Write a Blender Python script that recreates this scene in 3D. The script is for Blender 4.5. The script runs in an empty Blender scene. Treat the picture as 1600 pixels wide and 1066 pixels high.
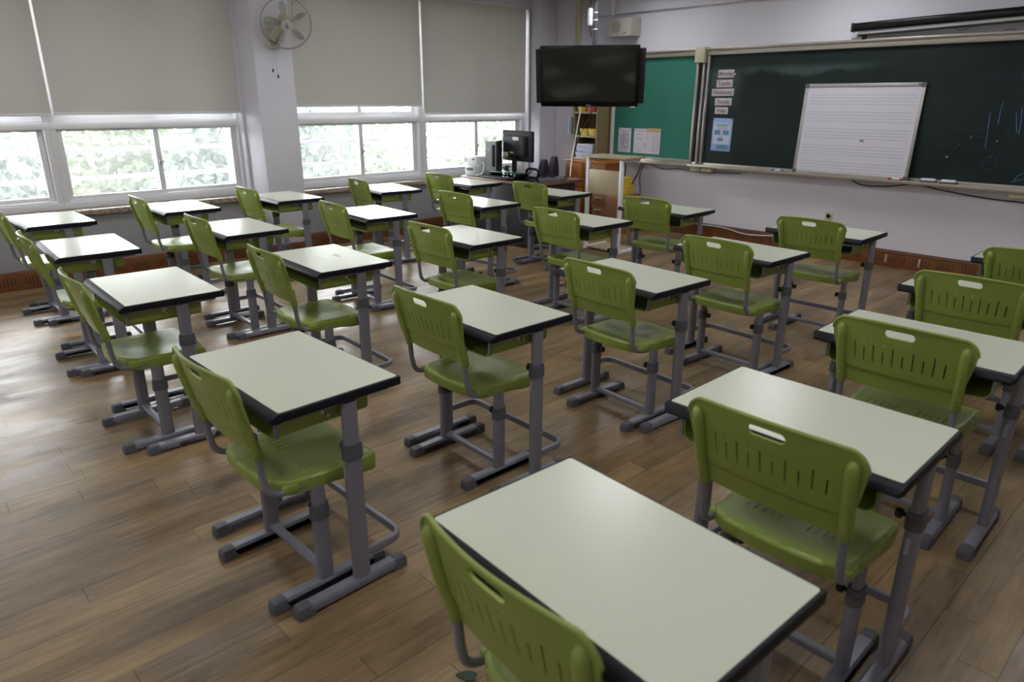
import bpy, bmesh, math, random
from mathutils import Vector, Matrix
from mathutils.geometry import delaunay_2d_cdt
random.seed(7)
PI = math.pi
S = bpy.context.scene
COL = S.collection

# ------------------------------------------------------------------ materials
def mat(name, color, rough=0.5, metal=0.0, spec=0.5, noise=0.0, nscale=8.0, bump=0.0, bscale=200.0, coat=0.0):
    m = bpy.data.materials.new(name); m.use_nodes = True
    nt = m.node_tree; b = nt.nodes['Principled BSDF']
    b.inputs['Base Color'].default_value = (*color, 1)
    b.inputs['Roughness'].default_value = rough
    b.inputs['Metallic'].default_value = metal
    b.inputs['Specular IOR Level'].default_value = spec
    b.inputs['Coat Weight'].default_value = coat
    tc = nt.nodes.new('ShaderNodeTexCoord')
    if noise:
        n = nt.nodes.new('ShaderNodeTexNoise'); n.inputs['Scale'].default_value = nscale
        n.inputs['Detail'].default_value = 5
        nt.links.new(tc.outputs['Object'], n.inputs['Vector'])
        mx = nt.nodes.new('ShaderNodeMix'); mx.data_type = 'RGBA'
        mx.inputs[6].default_value = (*[c * (1 - noise) for c in color], 1)
        mx.inputs[7].default_value = (*[min(1, c * (1 + noise)) for c in color], 1)
        nt.links.new(n.outputs['Fac'], mx.inputs[0]); nt.links.new(mx.outputs[2], b.inputs['Base Color'])
    if bump:
        n = nt.nodes.new('ShaderNodeTexNoise'); n.inputs['Scale'].default_value = bscale
        nt.links.new(tc.outputs['Object'], n.inputs['Vector'])
        bp = nt.nodes.new('ShaderNodeBump'); bp.inputs['Strength'].default_value = bump; bp.inputs['Distance'].default_value = 0.002
        nt.links.new(n.outputs['Fac'], bp.inputs['Height']); nt.links.new(bp.outputs[0], b.inputs['Normal'])
    return m

M = {}
M['green'] = mat('green_plastic', (0.262, 0.338, 0.066), 0.36, noise=0.05, nscale=6, bump=0.12, bscale=500)
M['laminate'] = mat('pale_laminate', (0.66, 0.69, 0.555), 0.25, noise=0.02, nscale=3, bump=0.05, bscale=260)
M['edge'] = mat('black_edge', (0.012, 0.0115, 0.017), 0.5, spec=0.2)
M['steel'] = mat('grey_paint', (0.248, 0.25, 0.295), 0.36, metal=0.25, noise=0.04, nscale=10)
M['cap'] = mat('grey_plastic', (0.105, 0.105, 0.118), 0.5)
M['knob'] = mat('black_plastic', (0.012, 0.012, 0.013), 0.4)
M['chrome'] = mat('chrome', (0.75, 0.75, 0.75), 0.15, metal=1)
M['wall'] = mat('wall_paint', (0.745, 0.735, 0.805), 0.6, noise=0.025, nscale=2.5, bump=0.05, bscale=60)
M['lower_wall'] = mat('lower_wall_grey', (0.36, 0.36, 0.375), 0.6, noise=0.03, nscale=3)
M['ceil'] = mat('ceiling_paint', (0.72, 0.71, 0.70), 0.8)
M['frame'] = mat('white_upvc', (0.87, 0.87, 0.90), 0.35)
M['cream'] = mat('cream_plastic', (0.55, 0.52, 0.36), 0.5)
M['alu'] = mat('aluminium', (0.50, 0.49, 0.47), 0.38, metal=0.6)
M['warmalu'] = mat('champagne_aluminium', (0.42, 0.385, 0.33), 0.36, metal=0.5)
M['black'] = mat('black_gloss', (0.006, 0.006, 0.007), 0.25, spec=0.3)
M['black_matt'] = mat('black_matt', (0.014, 0.014, 0.015), 0.55)
M['white'] = mat('white_plastic', (0.78, 0.78, 0.80), 0.4)
M['paper'] = mat('paper', (0.72, 0.71, 0.78), 0.7)
M['pink_paper'] = mat('paper_label', (0.62, 0.58, 0.60), 0.7, noise=0.06, nscale=60)
M['ink'] = mat('ink', (0.09, 0.085, 0.11), 0.7)
M['greyink'] = mat('grey_ink', (0.36, 0.36, 0.42), 0.7)
M['plumink'] = mat('plum_ink', (0.26, 0.17, 0.22), 0.7)
M['pinkmag'] = mat('dull_pink', (0.22, 0.12, 0.12), 0.5)
M['tanmag'] = mat('dull_tan', (0.20, 0.17, 0.12), 0.5)
M['brownmag'] = mat('dull_brown', (0.07, 0.06, 0.055), 0.6)
M['redink'] = mat('red_ink', (0.45, 0.20, 0.24), 0.7)
M['yellow'] = mat('yellow_plastic', (0.72, 0.52, 0.03), 0.4)
M['red'] = mat('red_plastic', (0.45, 0.02, 0.02), 0.4)
M['blue_tint'] = mat('pale_blue_plastic', (0.50, 0.56, 0.74), 0.4)
M['navy'] = mat('dark_fabric', (0.034, 0.028, 0.055), 0.9, bump=0.4, bscale=900)
M['charcoal'] = mat('charcoal_panel', (0.038, 0.038, 0.046), 0.55)
M['desk_edge'] = mat('red_brown_edge', (0.21, 0.075, 0.035), 0.35)
M['desk_top'] = mat('dark_desk_glass', (0.018, 0.016, 0.02), 0.12)
M['notice'] = mat('green_felt', (0.035, 0.205, 0.15), 0.85, noise=0.06, nscale=3)
M['pipe'] = mat('grey_pipe', (0.10, 0.10, 0.12), 0.4, metal=0.4)
M['silver'] = mat('silver_case', (0.55, 0.57, 0.60), 0.35, metal=0.3)
M['fanplastic'] = mat('ivory_plastic', (0.56, 0.54, 0.42), 0.4)
M['wire'] = mat('guard_wire', (0.42, 0.42, 0.41), 0.35, metal=0.5)
M['blue'] = mat('blue_badge', (0.05, 0.10, 0.30), 0.4)
M['poster'] = mat('poster_blue', (0.33, 0.47, 0.76), 0.6, noise=0.1, nscale=9)
M['poster_white'] = mat('poster_white', (0.60, 0.65, 0.78), 0.6)
M['poster_box'] = mat('poster_box', (0.13, 0.27, 0.45), 0.6, noise=0.2, nscale=60)
M['poster_green'] = mat('poster_green', (0.12, 0.40, 0.34), 0.6)
M['orange_paper'] = mat('orange_paper', (0.62, 0.45, 0.26), 0.7)
M['leaf'] = mat('dark_leaf', (0.015, 0.045, 0.025), 0.5, noise=0.3, nscale=60)
M['chalk_blue'] = mat('blue_chalk', (0.10, 0.20, 0.42), 0.9)
M['chalk_faint'] = mat('faint_blue_chalk', (0.026, 0.056, 0.085), 0.9)
M['chalk_red'] = mat('faint_red_chalk', (0.058, 0.036, 0.036), 0.9)
M['smudge'] = mat('grey_smudge', (0.30, 0.30, 0.34), 0.8)
M['rulings'] = mat('ruling_ink', (0.30, 0.30, 0.36), 0.6)
M['pencil'] = mat('pencil_mark', (0.40, 0.34, 0.26), 0.6)
M['rubber_green'] = mat('green_glass_edge', (0.03, 0.12, 0.09), 0.15)
M['outdoor_metal'] = mat('pale_railing', (0.125, 0.115, 0.135), 0.5)
M['bark'] = mat('bark', (0.12, 0.09, 0.06), 0.9, noise=0.3, nscale=6)
M['ground'] = mat('pale_ground', (0.45, 0.45, 0.42), 0.9, noise=0.1, nscale=0.5)

def wood(name, c1, c2, scale=(3, 3, 30), rough=0.4):
    m = bpy.data.materials.new(name); m.use_nodes = True
    nt = m.node_tree; b = nt.nodes['Principled BSDF']; b.inputs['Roughness'].default_value = rough
    tc = nt.nodes.new('ShaderNodeTexCoord'); mp = nt.nodes.new('ShaderNodeMapping'); mp.inputs['Scale'].default_value = scale
    n = nt.nodes.new('ShaderNodeTexNoise'); n.inputs['Scale'].default_value = 1.5; n.inputs['Detail'].default_value = 6
    mx = nt.nodes.new('ShaderNodeMix'); mx.data_type = 'RGBA'
    mx.inputs[6].default_value = (*c1, 1); mx.inputs[7].default_value = (*c2, 1)
    L = nt.links.new
    L(tc.outputs['Object'], mp.inputs['Vector']); L(mp.outputs[0], n.inputs['Vector']); L(n.outputs['Fac'], mx.inputs[0]); L(mx.outputs[2], b.inputs['Base Color'])
    return m
M['beech'] = wood('pale_beech', (0.42, 0.33, 0.20), (0.56, 0.46, 0.29), (4, 4, 30))
M['beech_h'] = wood('pale_beech_board', (0.40, 0.325, 0.20), (0.52, 0.44, 0.28), (30, 4, 4))
M['shelfwood'] = wood('shelf_wood', (0.24, 0.185, 0.09), (0.33, 0.26, 0.13), (20, 20, 3), 0.45)
M['shelfedge'] = mat('shelf_edge', (0.50, 0.43, 0.29), 0.5)
M['orange'] = wood('orange_wood', (0.42, 0.135, 0.028), (0.56, 0.21, 0.05), (6, 6, 30), 0.35)
M['orange_dark'] = wood('orange_wood_slats', (0.24, 0.08, 0.02), (0.38, 0.135, 0.035), (40, 40, 2), 0.4)
M['tan'] = wood('tan_wood', (0.30, 0.135, 0.065), (0.38, 0.19, 0.10), (4, 4, 30), 0.45)

def granite():
    m = bpy.data.materials.new('speckled_granite'); m.use_nodes = True
    nt = m.node_tree; b = nt.nodes['Principled BSDF']; b.inputs['Roughness'].default_value = 0.3
    tc = nt.nodes.new('ShaderNodeTexCoord'); v = nt.nodes.new('ShaderNodeTexVoronoi'); v.inputs['Scale'].default_value = 70
    r = nt.nodes.new('ShaderNodeValToRGB')
    for i, (p, c) in enumerate([(0, (0.03, 0.025, 0.02)), (0.35, (0.28, 0.21, 0.15)), (0.7, (0.40, 0.34, 0.28)), (1, (0.55, 0.50, 0.44))]):
        e = r.color_ramp.elements[i] if i < 2 else r.color_ramp.elements.new(p)
        e.position = p; e.color = (*c, 1)
    nt.links.new(tc.outputs['Object'], v.inputs['Vector']); nt.links.new(v.outputs['Color'], r.inputs['Fac']); nt.links.new(r.outputs[0], b.inputs['Base Color'])
    return m
M['granite'] = granite()

def floor_mat():
    m = bpy.data.materials.new('worn_wood_floor'); m.use_nodes = True
    nt = m.node_tree; b = nt.nodes['Principled BSDF']; L = nt.links.new
    def mth(op, a, c=None, v=None):
        n = nt.nodes.new('ShaderNodeMath'); n.operation = op
        for i, q in enumerate((a, c, v)):
            if q is None: continue
            if isinstance(q, (int, float)): n.inputs[i].default_value = q
            else: L(q, n.inputs[i])
        return n.outputs[0]
    tc = nt.nodes.new('ShaderNodeTexCoord'); sp = nt.nodes.new('ShaderNodeSeparateXYZ'); L(tc.outputs['Object'], sp.inputs[0])
    x, y = sp.outputs[0], sp.outputs[1]
    W = 0.098
    xs = mth('DIVIDE', x, W); row = mth('FLOOR', xs); fx = mth('FRACT', xs)
    wn = nt.nodes.new('ShaderNodeTexWhiteNoise'); wn.noise_dimensions = '1D'; L(row, wn.inputs['W'])
    ys = mth('ADD', mth('DIVIDE', y, 1.15), mth('MULTIPLY', wn.outputs['Value'], 7.0)); pl = mth('FLOOR', ys); fy = mth('FRACT', ys)
    cb = nt.nodes.new('ShaderNodeCombineXYZ'); L(row, cb.inputs[0]); L(pl, cb.inputs[1])
    wp = nt.nodes.new('ShaderNodeTexWhiteNoise'); wp.noise_dimensions = '2D'; L(cb.outputs[0], wp.inputs['Vector'])
    # grain
    mp = nt.nodes.new('ShaderNodeMapping'); mp.inputs['Scale'].default_value = (26, 2.2, 1)
    av = nt.nodes.new('ShaderNodeVectorMath'); av.operation = 'ADD'
    L(tc.outputs['Object'], av.inputs[0]); L(wp.outputs['Color'], av.inputs[1])
    L(av.outputs[0], mp.inputs['Vector'])
    g = nt.nodes.new('ShaderNodeTexNoise'); g.inputs['Scale'].default_value = 1.6; g.inputs['Detail'].default_value = 9; g.inputs['Roughness'].default_value = 0.68
    L(mp.outputs[0], g.inputs['Vector'])
    rp = nt.nodes.new('ShaderNodeValToRGB')
    cols = [(0.0, (0.088, 0.057, 0.031)), (0.3, (0.188, 0.127, 0.065)), (0.65, (0.293, 0.203, 0.102)), (1.0, (0.380, 0.267, 0.132))]
    for i, (p, c) in enumerate(cols):
        e = rp.color_ramp.elements[i] if i < 2 else rp.color_ramp.elements.new(p)
        e.position = p; e.color = (*c, 1)
    f = mth('ADD', mth('MULTIPLY', wp.outputs['Value'], 0.42), mth('MULTIPLY', mth('SUBTRACT', g.outputs['Fac'], 0.26), 1.35))
    L(f, rp.inputs['Fac'])
    # worn patches
    w = nt.nodes.new('ShaderNodeTexNoise'); w.inputs['Scale'].default_value = 1.3; w.inputs['Detail'].default_value = 7; w.inputs['Roughness'].default_value = 0.65
    mpw = nt.nodes.new('ShaderNodeMapping'); mpw.inputs['Scale'].default_value = (2.4, 0.8, 1); L(tc.outputs['Object'], mpw.inputs['Vector']); L(mpw.outputs[0], w.inputs['Vector'])
    wr = nt.nodes.new('ShaderNodeMapRange'); wr.inputs['From Min'].default_value = 0.38; wr.inputs['From Max'].default_value = 0.66; L(w.outputs['Fac'], wr.inputs['Value'])
    mx = nt.nodes.new('ShaderNodeMix'); mx.data_type = 'RGBA'; mx.blend_type = 'MULTIPLY'; mx.inputs[0].default_value = 1
    sh = nt.nodes.new('ShaderNodeMix'); sh.data_type = 'RGBA'
    sh.inputs[6].default_value = (1.12, 1.08, 1.02, 1); sh.inputs[7].default_value = (0.55, 0.54, 0.53, 1); L(wr.outputs[0], sh.inputs[0])
    L(rp.outputs[0], mx.inputs[6]); L(sh.outputs[2], mx.inputs[7])
    # seams: strong every second strip, fine on the others, and board ends
    par = mth('MODULO', mth('ABSOLUTE', row), 2.0)
    sw = mth('ADD', 0.010, mth('MULTIPLY', mth('LESS_THAN', par, 0.5), 0.022))
    s1 = mth('LESS_THAN', fx, sw)
    s2 = mth('LESS_THAN', fy, 0.0025)
    seam = mth('MAXIMUM', s1, s2)
    mz = nt.nodes.new('ShaderNodeMix'); mz.data_type = 'RGBA'; L(mth('MULTIPLY', seam, 0.72), mz.inputs[0])
    L(mx.outputs[2], mz.inputs[6]); mz.inputs[7].default_value = (0.020, 0.014, 0.010, 1)
    L(mz.outputs[2], b.inputs['Base Color'])
    rr = mth('ADD', mth('ADD', 0.20, mth('MULTIPLY', wp.outputs['Value'], 0.13)), mth('ADD', mth('MULTIPLY', wr.outputs[0], 0.20), mth('MULTIPLY', g.outputs['Fac'], 0.14)))
    L(rr, b.inputs['Roughness'])
    bp = nt.nodes.new('ShaderNodeBump'); bp.inputs['Strength'].default_value = 0.25; bp.inputs['Distance'].default_value = 0.003
    h = mth('SUBTRACT', mth('MULTIPLY', g.outputs['Fac'], 0.35), seam); L(h, bp.inputs['Height']); L(bp.outputs[0], b.inputs['Normal'])
    return m
M['floor'] = floor_mat()

def base_mat():
    m = bpy.data.materials.new('slotted_baseboard_wood'); m.use_nodes = True
    nt = m.node_tree; b = nt.nodes['Principled BSDF']; L = nt.links.new; b.inputs['Roughness'].default_value = 0.4
    def mth(op, a, c=None):
        n = nt.nodes.new('ShaderNodeMath'); n.operation = op
        for i, q in enumerate((a, c)):
            if q is None: continue
            if isinstance(q, (int, float)): n.inputs[i].default_value = q
            else: L(q, n.inputs[i])
        return n.outputs[0]
    tc = nt.nodes.new('ShaderNodeTexCoord'); sp = nt.nodes.new('ShaderNodeSeparateXYZ'); L(tc.outputs['Object'], sp.inputs[0])
    u = mth('ADD', sp.outputs[0], sp.outputs[1]); z = sp.outputs[2]
    g1 = mth('LESS_THAN', mth('FRACT', mth('DIVIDE', u, 0.21)), 0.72)
    g2 = mth('LESS_THAN', mth('FRACT', mth('DIVIDE', u, 0.026)), 0.26)
    zz = mth('MULTIPLY', mth('GREATER_THAN', z, 0.040), mth('LESS_THAN', z, 0.108))
    s = mth('MULTIPLY', mth('MULTIPLY', g1, g2), zz)
    n = nt.nodes.new('ShaderNodeTexNoise'); n.inputs['Scale'].default_value = 6; n.inputs['Detail'].default_value = 5; L(tc.outputs['Object'], n.inputs['Vector'])
    a = nt.nodes.new('ShaderNodeMix'); a.data_type = 'RGBA'; a.inputs[6].default_value = (0.155, 0.054, 0.018, 1); a.inputs[7].default_value = (0.235, 0.092, 0.031, 1); L(n.outputs['Fac'], a.inputs[0])
    c = nt.nodes.new('ShaderNodeMix'); c.data_type = 'RGBA'; L(s, c.inputs[0]); L(a.outputs[2], c.inputs[6]); c.inputs[7].default_value = (0.03, 0.012, 0.007, 1)
    L(c.outputs[2], b.inputs['Base Color'])
    bp = nt.nodes.new('ShaderNodeBump'); bp.inputs['Strength'].default_value = 0.6; bp.inputs['Distance'].default_value = 0.01; bp.invert = True
    L(s, bp.inputs['Height']); L(bp.outputs[0], b.inputs['Normal'])
    return m
M['base'] = base_mat()

def chalk_mat():
    m = bpy.data.materials.new('green_black_chalkboard'); m.use_nodes = True
    nt = m.node_tree; b = nt.nodes['Principled BSDF']; L = nt.links.new; b.inputs['Roughness'].default_value = 0.5; b.inputs['Specular IOR Level'].default_value = 0.25
    tc = nt.nodes.new('ShaderNodeTexCoord')
    n = nt.nodes.new('ShaderNodeTexNoise'); n.inputs['Scale'].default_value = 1.6; n.inputs['Detail'].default_value = 7; n.inputs['Roughness'].default_value = 0.6
    L(tc.outputs['Object'], n.inputs['Vector'])
    sp = nt.nodes.new('ShaderNodeSeparateXYZ'); L(tc.outputs['Object'], sp.inputs[0])
    def mr(v, a, c, lo=0.0, hi=1.0):
        r = nt.nodes.new('ShaderNodeMapRange'); r.interpolation_type = 'SMOOTHSTEP'
        r.inputs['From Min'].default_value = a; r.inputs['From Max'].default_value = c; r.inputs['To Min'].default_value = lo; r.inputs['To Max'].default_value = hi
        L(v, r.inputs['Value']); return r.outputs[0]
    def mul(a, c, op='MULTIPLY'):
        q = nt.nodes.new('ShaderNodeMath'); q.operation = op
        for i, w in enumerate((a, c)):
            if isinstance(w, (int, float)): q.inputs[i].default_value = w
            else: L(w, q.inputs[i])
        return q.outputs[0]
    # a dusty wiped band near the top left of the board (left by the eraser)
    zz = mul(sp.outputs[2], mul(mr(n.outputs['Fac'], 0.3, 0.7), 0.16), 'ADD')
    band = mul(mr(zz, 1.83, 1.90), mr(sp.outputs[2], 1.90, 1.83))
    xw = mul(mr(sp.outputs[0], -4.35, -4.05), mr(sp.outputs[0], -2.45, -3.1))
    low = mul(mr(sp.outputs[0], -4.12, -4.28), mul(mr(sp.outputs[2], 1.35, 1.75), mr(sp.outputs[2], 1.9, 1.8)))
    d = mul(mul(band, xw), low, 'MAXIMUM')
    d = mul(d, mr(n.outputs['Fac'], 0.25, 0.75, 0.25, 1.0))
    a = nt.nodes.new('ShaderNodeMix'); a.data_type = 'RGBA'; a.inputs[6].default_value = (0.0095, 0.0185, 0.018, 1); a.inputs[7].default_value = (0.017, 0.029, 0.0285, 1)
    L(mr(n.outputs['Fac'], 0.3, 0.75), a.inputs[0])
    c = nt.nodes.new('ShaderNodeMix'); c.data_type = 'RGBA'; L(mul(d, 0.95), c.inputs[0]); L(a.outputs[2], c.inputs[6]); c.inputs[7].default_value = (0.075, 0.115, 0.11, 1)
    L(c.outputs[2], b.inputs['Base Color'])
    return m
M['chalk'] = chalk_mat()

def blind_mat():
    m = bpy.data.materials.new('beige_blind_fabric'); m.use_nodes = True
    nt = m.node_tree; L = nt.links.new; out = nt.nodes['Material Output']; b = nt.nodes['Principled BSDF']
    b.inputs['Base Color'].default_value = (0.70, 0.685, 0.65, 1); b.inputs['Roughness'].default_value = 0.85
    tc = nt.nodes.new('ShaderNodeTexCoord'); n = nt.nodes.new('ShaderNodeTexNoise'); n.inputs['Scale'].default_value = 900
    L(tc.outputs['Object'], n.inputs['Vector']); bp = nt.nodes.new('ShaderNodeBump'); bp.inputs['Strength'].default_value = 0.15; bp.inputs['Distance'].default_value = 0.001
    L(n.outputs['Fac'], bp.inputs['Height']); L(bp.outputs[0], b.inputs['Normal'])
    t = nt.nodes.new('ShaderNodeBsdfTranslucent'); t.inputs['Color'].default_value = (0.72, 0.70, 0.66, 1)
    mx = nt.nodes.new('ShaderNodeMixShader'); mx.inputs[0].default_value = 0.12
    L(b.outputs[0], mx.inputs[1]); L(t.outputs[0], mx.inputs[2]); L(mx.outputs[0], out.inputs[0])
    return m
M['blind'] = blind_mat()

def glass_mat(name, haze, tint=(1, 1, 1)):
    m = bpy.data.materials.new(name); m.use_nodes = True
    nt = m.node_tree; L = nt.links.new; out = nt.nodes['Material Output']; nt.nodes.remove(nt.nodes['Principled BSDF'])
    tr = nt.nodes.new('ShaderNodeBsdfTransparent'); tr.inputs['Color'].default_value = (*tint, 1)
    gl = nt.nodes.new('ShaderNodeBsdfGlossy'); gl.inputs['Roughness'].default_value = 0.03
    tl = nt.nodes.new('ShaderNodeBsdfTranslucent'); tl.inputs['Color'].default_value = (0.95, 0.97, 1, 1)
    fr = nt.nodes.new('ShaderNodeFresnel'); fr.inputs['IOR'].default_value = 1.45
    m1 = nt.nodes.new('ShaderNodeMixShader'); m1.inputs[0].default_value = haze; L(tr.outputs[0], m1.inputs[1]); L(tl.outputs[0], m1.inputs[2])
    m2 = nt.nodes.new('ShaderNodeMixShader'); L(fr.outputs[0], m2.inputs[0]); L(m1.outputs[0], m2.inputs[1]); L(gl.outputs[0], m2.inputs[2]); L(m2.outputs[0], out.inputs[0])
    return m
M['glass'] = glass_mat('hazy_window_glass', 0.045)
M['clear'] = glass_mat('clear_plastic', 0.35)
def blade_mat():
    m = bpy.data.materials.new('smoky_blade_plastic'); m.use_nodes = True
    nt = m.node_tree; b = nt.nodes['Principled BSDF']; out = nt.nodes['Material Output']
    b.inputs['Base Color'].default_value = (0.42, 0.42, 0.36, 1); b.inputs['Roughness'].default_value = 0.25
    tr = nt.nodes.new('ShaderNodeBsdfTransparent'); mx = nt.nodes.new('ShaderNodeMixShader'); mx.inputs[0].default_value = 0.55
    nt.links.new(tr.outputs[0], mx.inputs[1]); nt.links.new(b.outputs[0], mx.inputs[2]); nt.links.new(mx.outputs[0], out.inputs[0])
    return m
M['blade'] = blade_mat()
def foliage_mat(name, c1, c2):
    m = bpy.data.materials.new(name); m.use_nodes = True
    nt = m.node_tree; b = nt.nodes['Principled BSDF']; out = nt.nodes['Material Output']; L = nt.links.new
    tc = nt.nodes.new('ShaderNodeTexCoord'); n = nt.nodes.new('ShaderNodeTexNoise'); n.inputs['Scale'].default_value = 2.2; n.inputs['Detail'].default_value = 3
    L(tc.outputs['Object'], n.inputs['Vector'])
    a = nt.nodes.new('ShaderNodeMix'); a.data_type = 'RGBA'; a.inputs[6].default_value = (*c1, 1); a.inputs[7].default_value = (*c2, 1); L(n.outputs['Fac'], a.inputs[0])
    L(a.outputs[2], b.inputs['Base Color']); b.inputs['Roughness'].default_value = 0.7
    t = nt.nodes.new('ShaderNodeBsdfTranslucent'); L(a.outputs[2], t.inputs['Color'])
    mx = nt.nodes.new('ShaderNodeMixShader'); mx.inputs[0].default_value = 0.4
    L(b.outputs[0], mx.inputs[1]); L(t.outputs[0], mx.inputs[2]); L(mx.outputs[0], out.inputs[0])
    return m
M['foliage'] = foliage_mat('leaves', (0.058, 0.080, 0.038), (0.112, 0.128, 0.066))
M['foliage2'] = foliage_mat('bluish_leaves', (0.055, 0.078, 0.056), (0.100, 0.120, 0.090))
M['foliage3'] = foliage_mat('pale_leaves', (0.090, 0.115, 0.065), (0.150, 0.170, 0.105))
def emit_mat(name, col, s):
    m = bpy.data.materials.new(name); m.use_nodes = True
    nt = m.node_tree; b = nt.nodes['Principled BSDF']
    b.inputs['Base Color'].default_value = (0.8, 0.8, 0.8, 1); b.inputs['Emission Color'].default_value = (*col, 1); b.inputs['Emission Strength'].default_value = s
    return m

# ------------------------------------------------------------------ mesh builder
class MB:
    def __init__(s): s.bm = bmesh.new()
    def box(s, c, d, bev=0.0, rot=None, seg=2):
        t = bmesh.new(); bmesh.ops.create_cube(t, size=1)
        for v in t.verts: v.co = Vector((v.co.x * d[0], v.co.y * d[1], v.co.z * d[2]))
        if bev > 0: bmesh.ops.bevel(t, geom=list(t.edges), offset=min(bev, 0.49 * min(d)), segments=seg, affect='EDGES', profile=0.5)
        mtx = Matrix.Translation(c)
        if rot is not None: mtx = mtx @ (rot if isinstance(rot, Matrix) else Matrix.Rotation(rot, 4, 'Z'))
        return s.add(t, mtx)
    def bb(s, x0, x1, y0, y1, z0, z1, bev=0.0): return s.box(((x0 + x1) / 2, (y0 + y1) / 2, (z0 + z1) / 2), (x1 - x0, y1 - y0, z1 - z0), bev)
    def add(s, t, mtx=None):
        me = bpy.data.meshes.new('tmp'); 
        if mtx is not None: t.transform(mtx)
        t.to_mesh(me); t.free(); s.bm.from_mesh(me); bpy.data.meshes.remove(me); return s
    def tube(s, pts, r, seg=12, cap=True, ry=None, up=None):
        """sweep an ellipse r x ry along pts; r may be a list"""
        pts = [Vector(p) for p in pts]; n = len(pts); rings = []
        N = None
        for i, p in enumerate(pts):
            t = (pts[min(i + 1, n - 1)] - pts[max(i - 1, 0)]).normalized()
            if N is None:
                ref = Vector(up) if up else (Vector((0, 0, 1)) if abs(t.z) < 0.9 else Vector((1, 0, 0)))
                N = (ref - t * ref.dot(t)).normalized()
            else:
                N = (N - t * N.dot(t)).normalized()
            B = t.cross(N)
            ra = r[i] if isinstance(r, (list, tuple)) else r
            rb = (ry[i] if isinstance(ry, (list, tuple)) else ry) if ry is not None else ra
            rings.append([s.bm.verts.new(p + N * (ra * math.cos(2 * PI * k / seg)) + B * (rb * math.sin(2 * PI * k / seg))) for k in range(seg)])
        for a, b in zip(rings, rings[1:]):
            for k in range(seg): s.bm.faces.new((a[k], a[(k + 1) % seg], b[(k + 1) % seg], b[k]))
        if cap:
            s.bm.faces.new(rings[0][::-1]); s.bm.faces.new(rings[-1])
        return s
    def sbar(s, pts, w, h, seg=None):
        """sweep a rounded rectangle (w across, h up) along pts with z up"""
        pts = [Vector(p) for p in pts]; n = len(pts); prof = rrect(w, h, min(w, h) * 0.3, 3); rings = []
        for i, p in enumerate(pts):
            t = (pts[min(i + 1, n - 1)] - pts[max(i - 1, 0)]).normalized()
            B = t.cross(Vector((0, 0, 1))).normalized(); U = B.cross(t)
            rings.append([s.bm.verts.new(p + B * a + U * b) for a, b in prof])
        m = len(prof)
        for a, b in zip(rings, rings[1:]):
            for k in range(m): s.bm.faces.new((a[k], a[(k + 1) % m], b[(k + 1) % m], b[k]))
        s.bm.faces.new(rings[0][::-1]); s.bm.faces.new(rings[-1]); return s
    def prism(s, prof, z0, z1, mtx=None):
        t = bmesh.new(); a = [t.verts.new((x, y, z0)) for x, y in prof]; b = [t.verts.new((x, y, z1)) for x, y in prof]; m = len(prof)
        for k in range(m): t.faces.new((a[k], a[(k + 1) % m], b[(k + 1) % m], b[k]))
        t.faces.new(a[::-1]); t.faces.new(b)
        return s.add(t, mtx)
    def lathe(s, prof, seg=20, mtx=None):
        t = bmesh.new(); rings = [[t.verts.new((r * math.cos(2 * PI * k / seg), r * math.sin(2 * PI * k / seg), z)) for k in range(seg)] for r, z in prof]
        for a, b in zip(rings, rings[1:]):
            for k in range(seg): t.faces.new((a[k], a[(k + 1) % seg], b[(k + 1) % seg], b[k]))
        t.faces.new(rings[0][::-1]); t.faces.new(rings[-1]); bmesh.ops.remove_doubles(t, verts=t.verts, dist=1e-6)
        return s.add(t, mtx)
    def mesh(s, name, m, sharp=35):
        bmesh.ops.recalc_face_normals(s.bm, faces=s.bm.faces)
        me = bpy.data.meshes.new(name); s.bm.to_mesh(me); s.bm.free()
        for p in me.polygons: p.use_smooth = True
        me.set_sharp_from_angle(angle=math.radians(sharp))
        me.materials.append(m); return me
    def build(s, name, m, parent=None, loc=(0, 0, 0), rotz=0.0, label=None, sharp=35):
        o = bpy.data.objects.new(name, s.mesh(name, m, sharp)); COL.objects.link(o); o.location = loc; o.rotation_euler = (0, 0, rotz)
        if parent: o.parent = parent
        if label: o['label'] = label
        return o
def rrect(w, h, r, n=4):
    pts = []
    for cx, cy, a0 in ((w/2 - r, h/2 - r, 0), (-w/2 + r, h/2 - r, PI/2), (-w/2 + r, -h/2 + r, PI), (w/2 - r, -h/2 + r, 1.5 * PI)):
        for k in range(n + 1):
            a = a0 + PI / 2 * k / n; pts.append((cx + r * math.cos(a), cy + r * math.sin(a)))
    return pts
def oval(w, h, n=7): return rrect(w, h, min(w, h) * 0.495, n)
def BX(name, m, parent, x0, x1, y0, y1, z0, z1, bev=0.0, label=None): return MB().bb(x0, x1, y0, y1, z0, z1, bev).build(name, m, parent, label=label)
def tag(o, label, cat, group=None):
    o['label'] = label; o['category'] = cat
    if group: o['group'] = group
    return o
def thing(name, label, cat, loc=(0, 0, 0), rotz=0.0, group=None):
    o = bpy.data.objects.new(name, None); COL.objects.link(o); o.empty_display_size = 0.1
    o.location = loc; o.rotation_euler = (0, 0, rotz); return tag(o, label, cat, group)
def structure(o): o['kind'] = 'structure'; return o
def copy_thing(root, loc, rotz, label):
    r = root.copy(); COL.objects.link(r); r.location = loc; r.rotation_euler = (0, 0, rotz); r['label'] = label
    for ch in list(root.children):
        c = ch.copy(); COL.objects.link(c); c.parent = r
        for g in list(ch.children):
            d = g.copy(); COL.objects.link(d); d.parent = c
    return r
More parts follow.
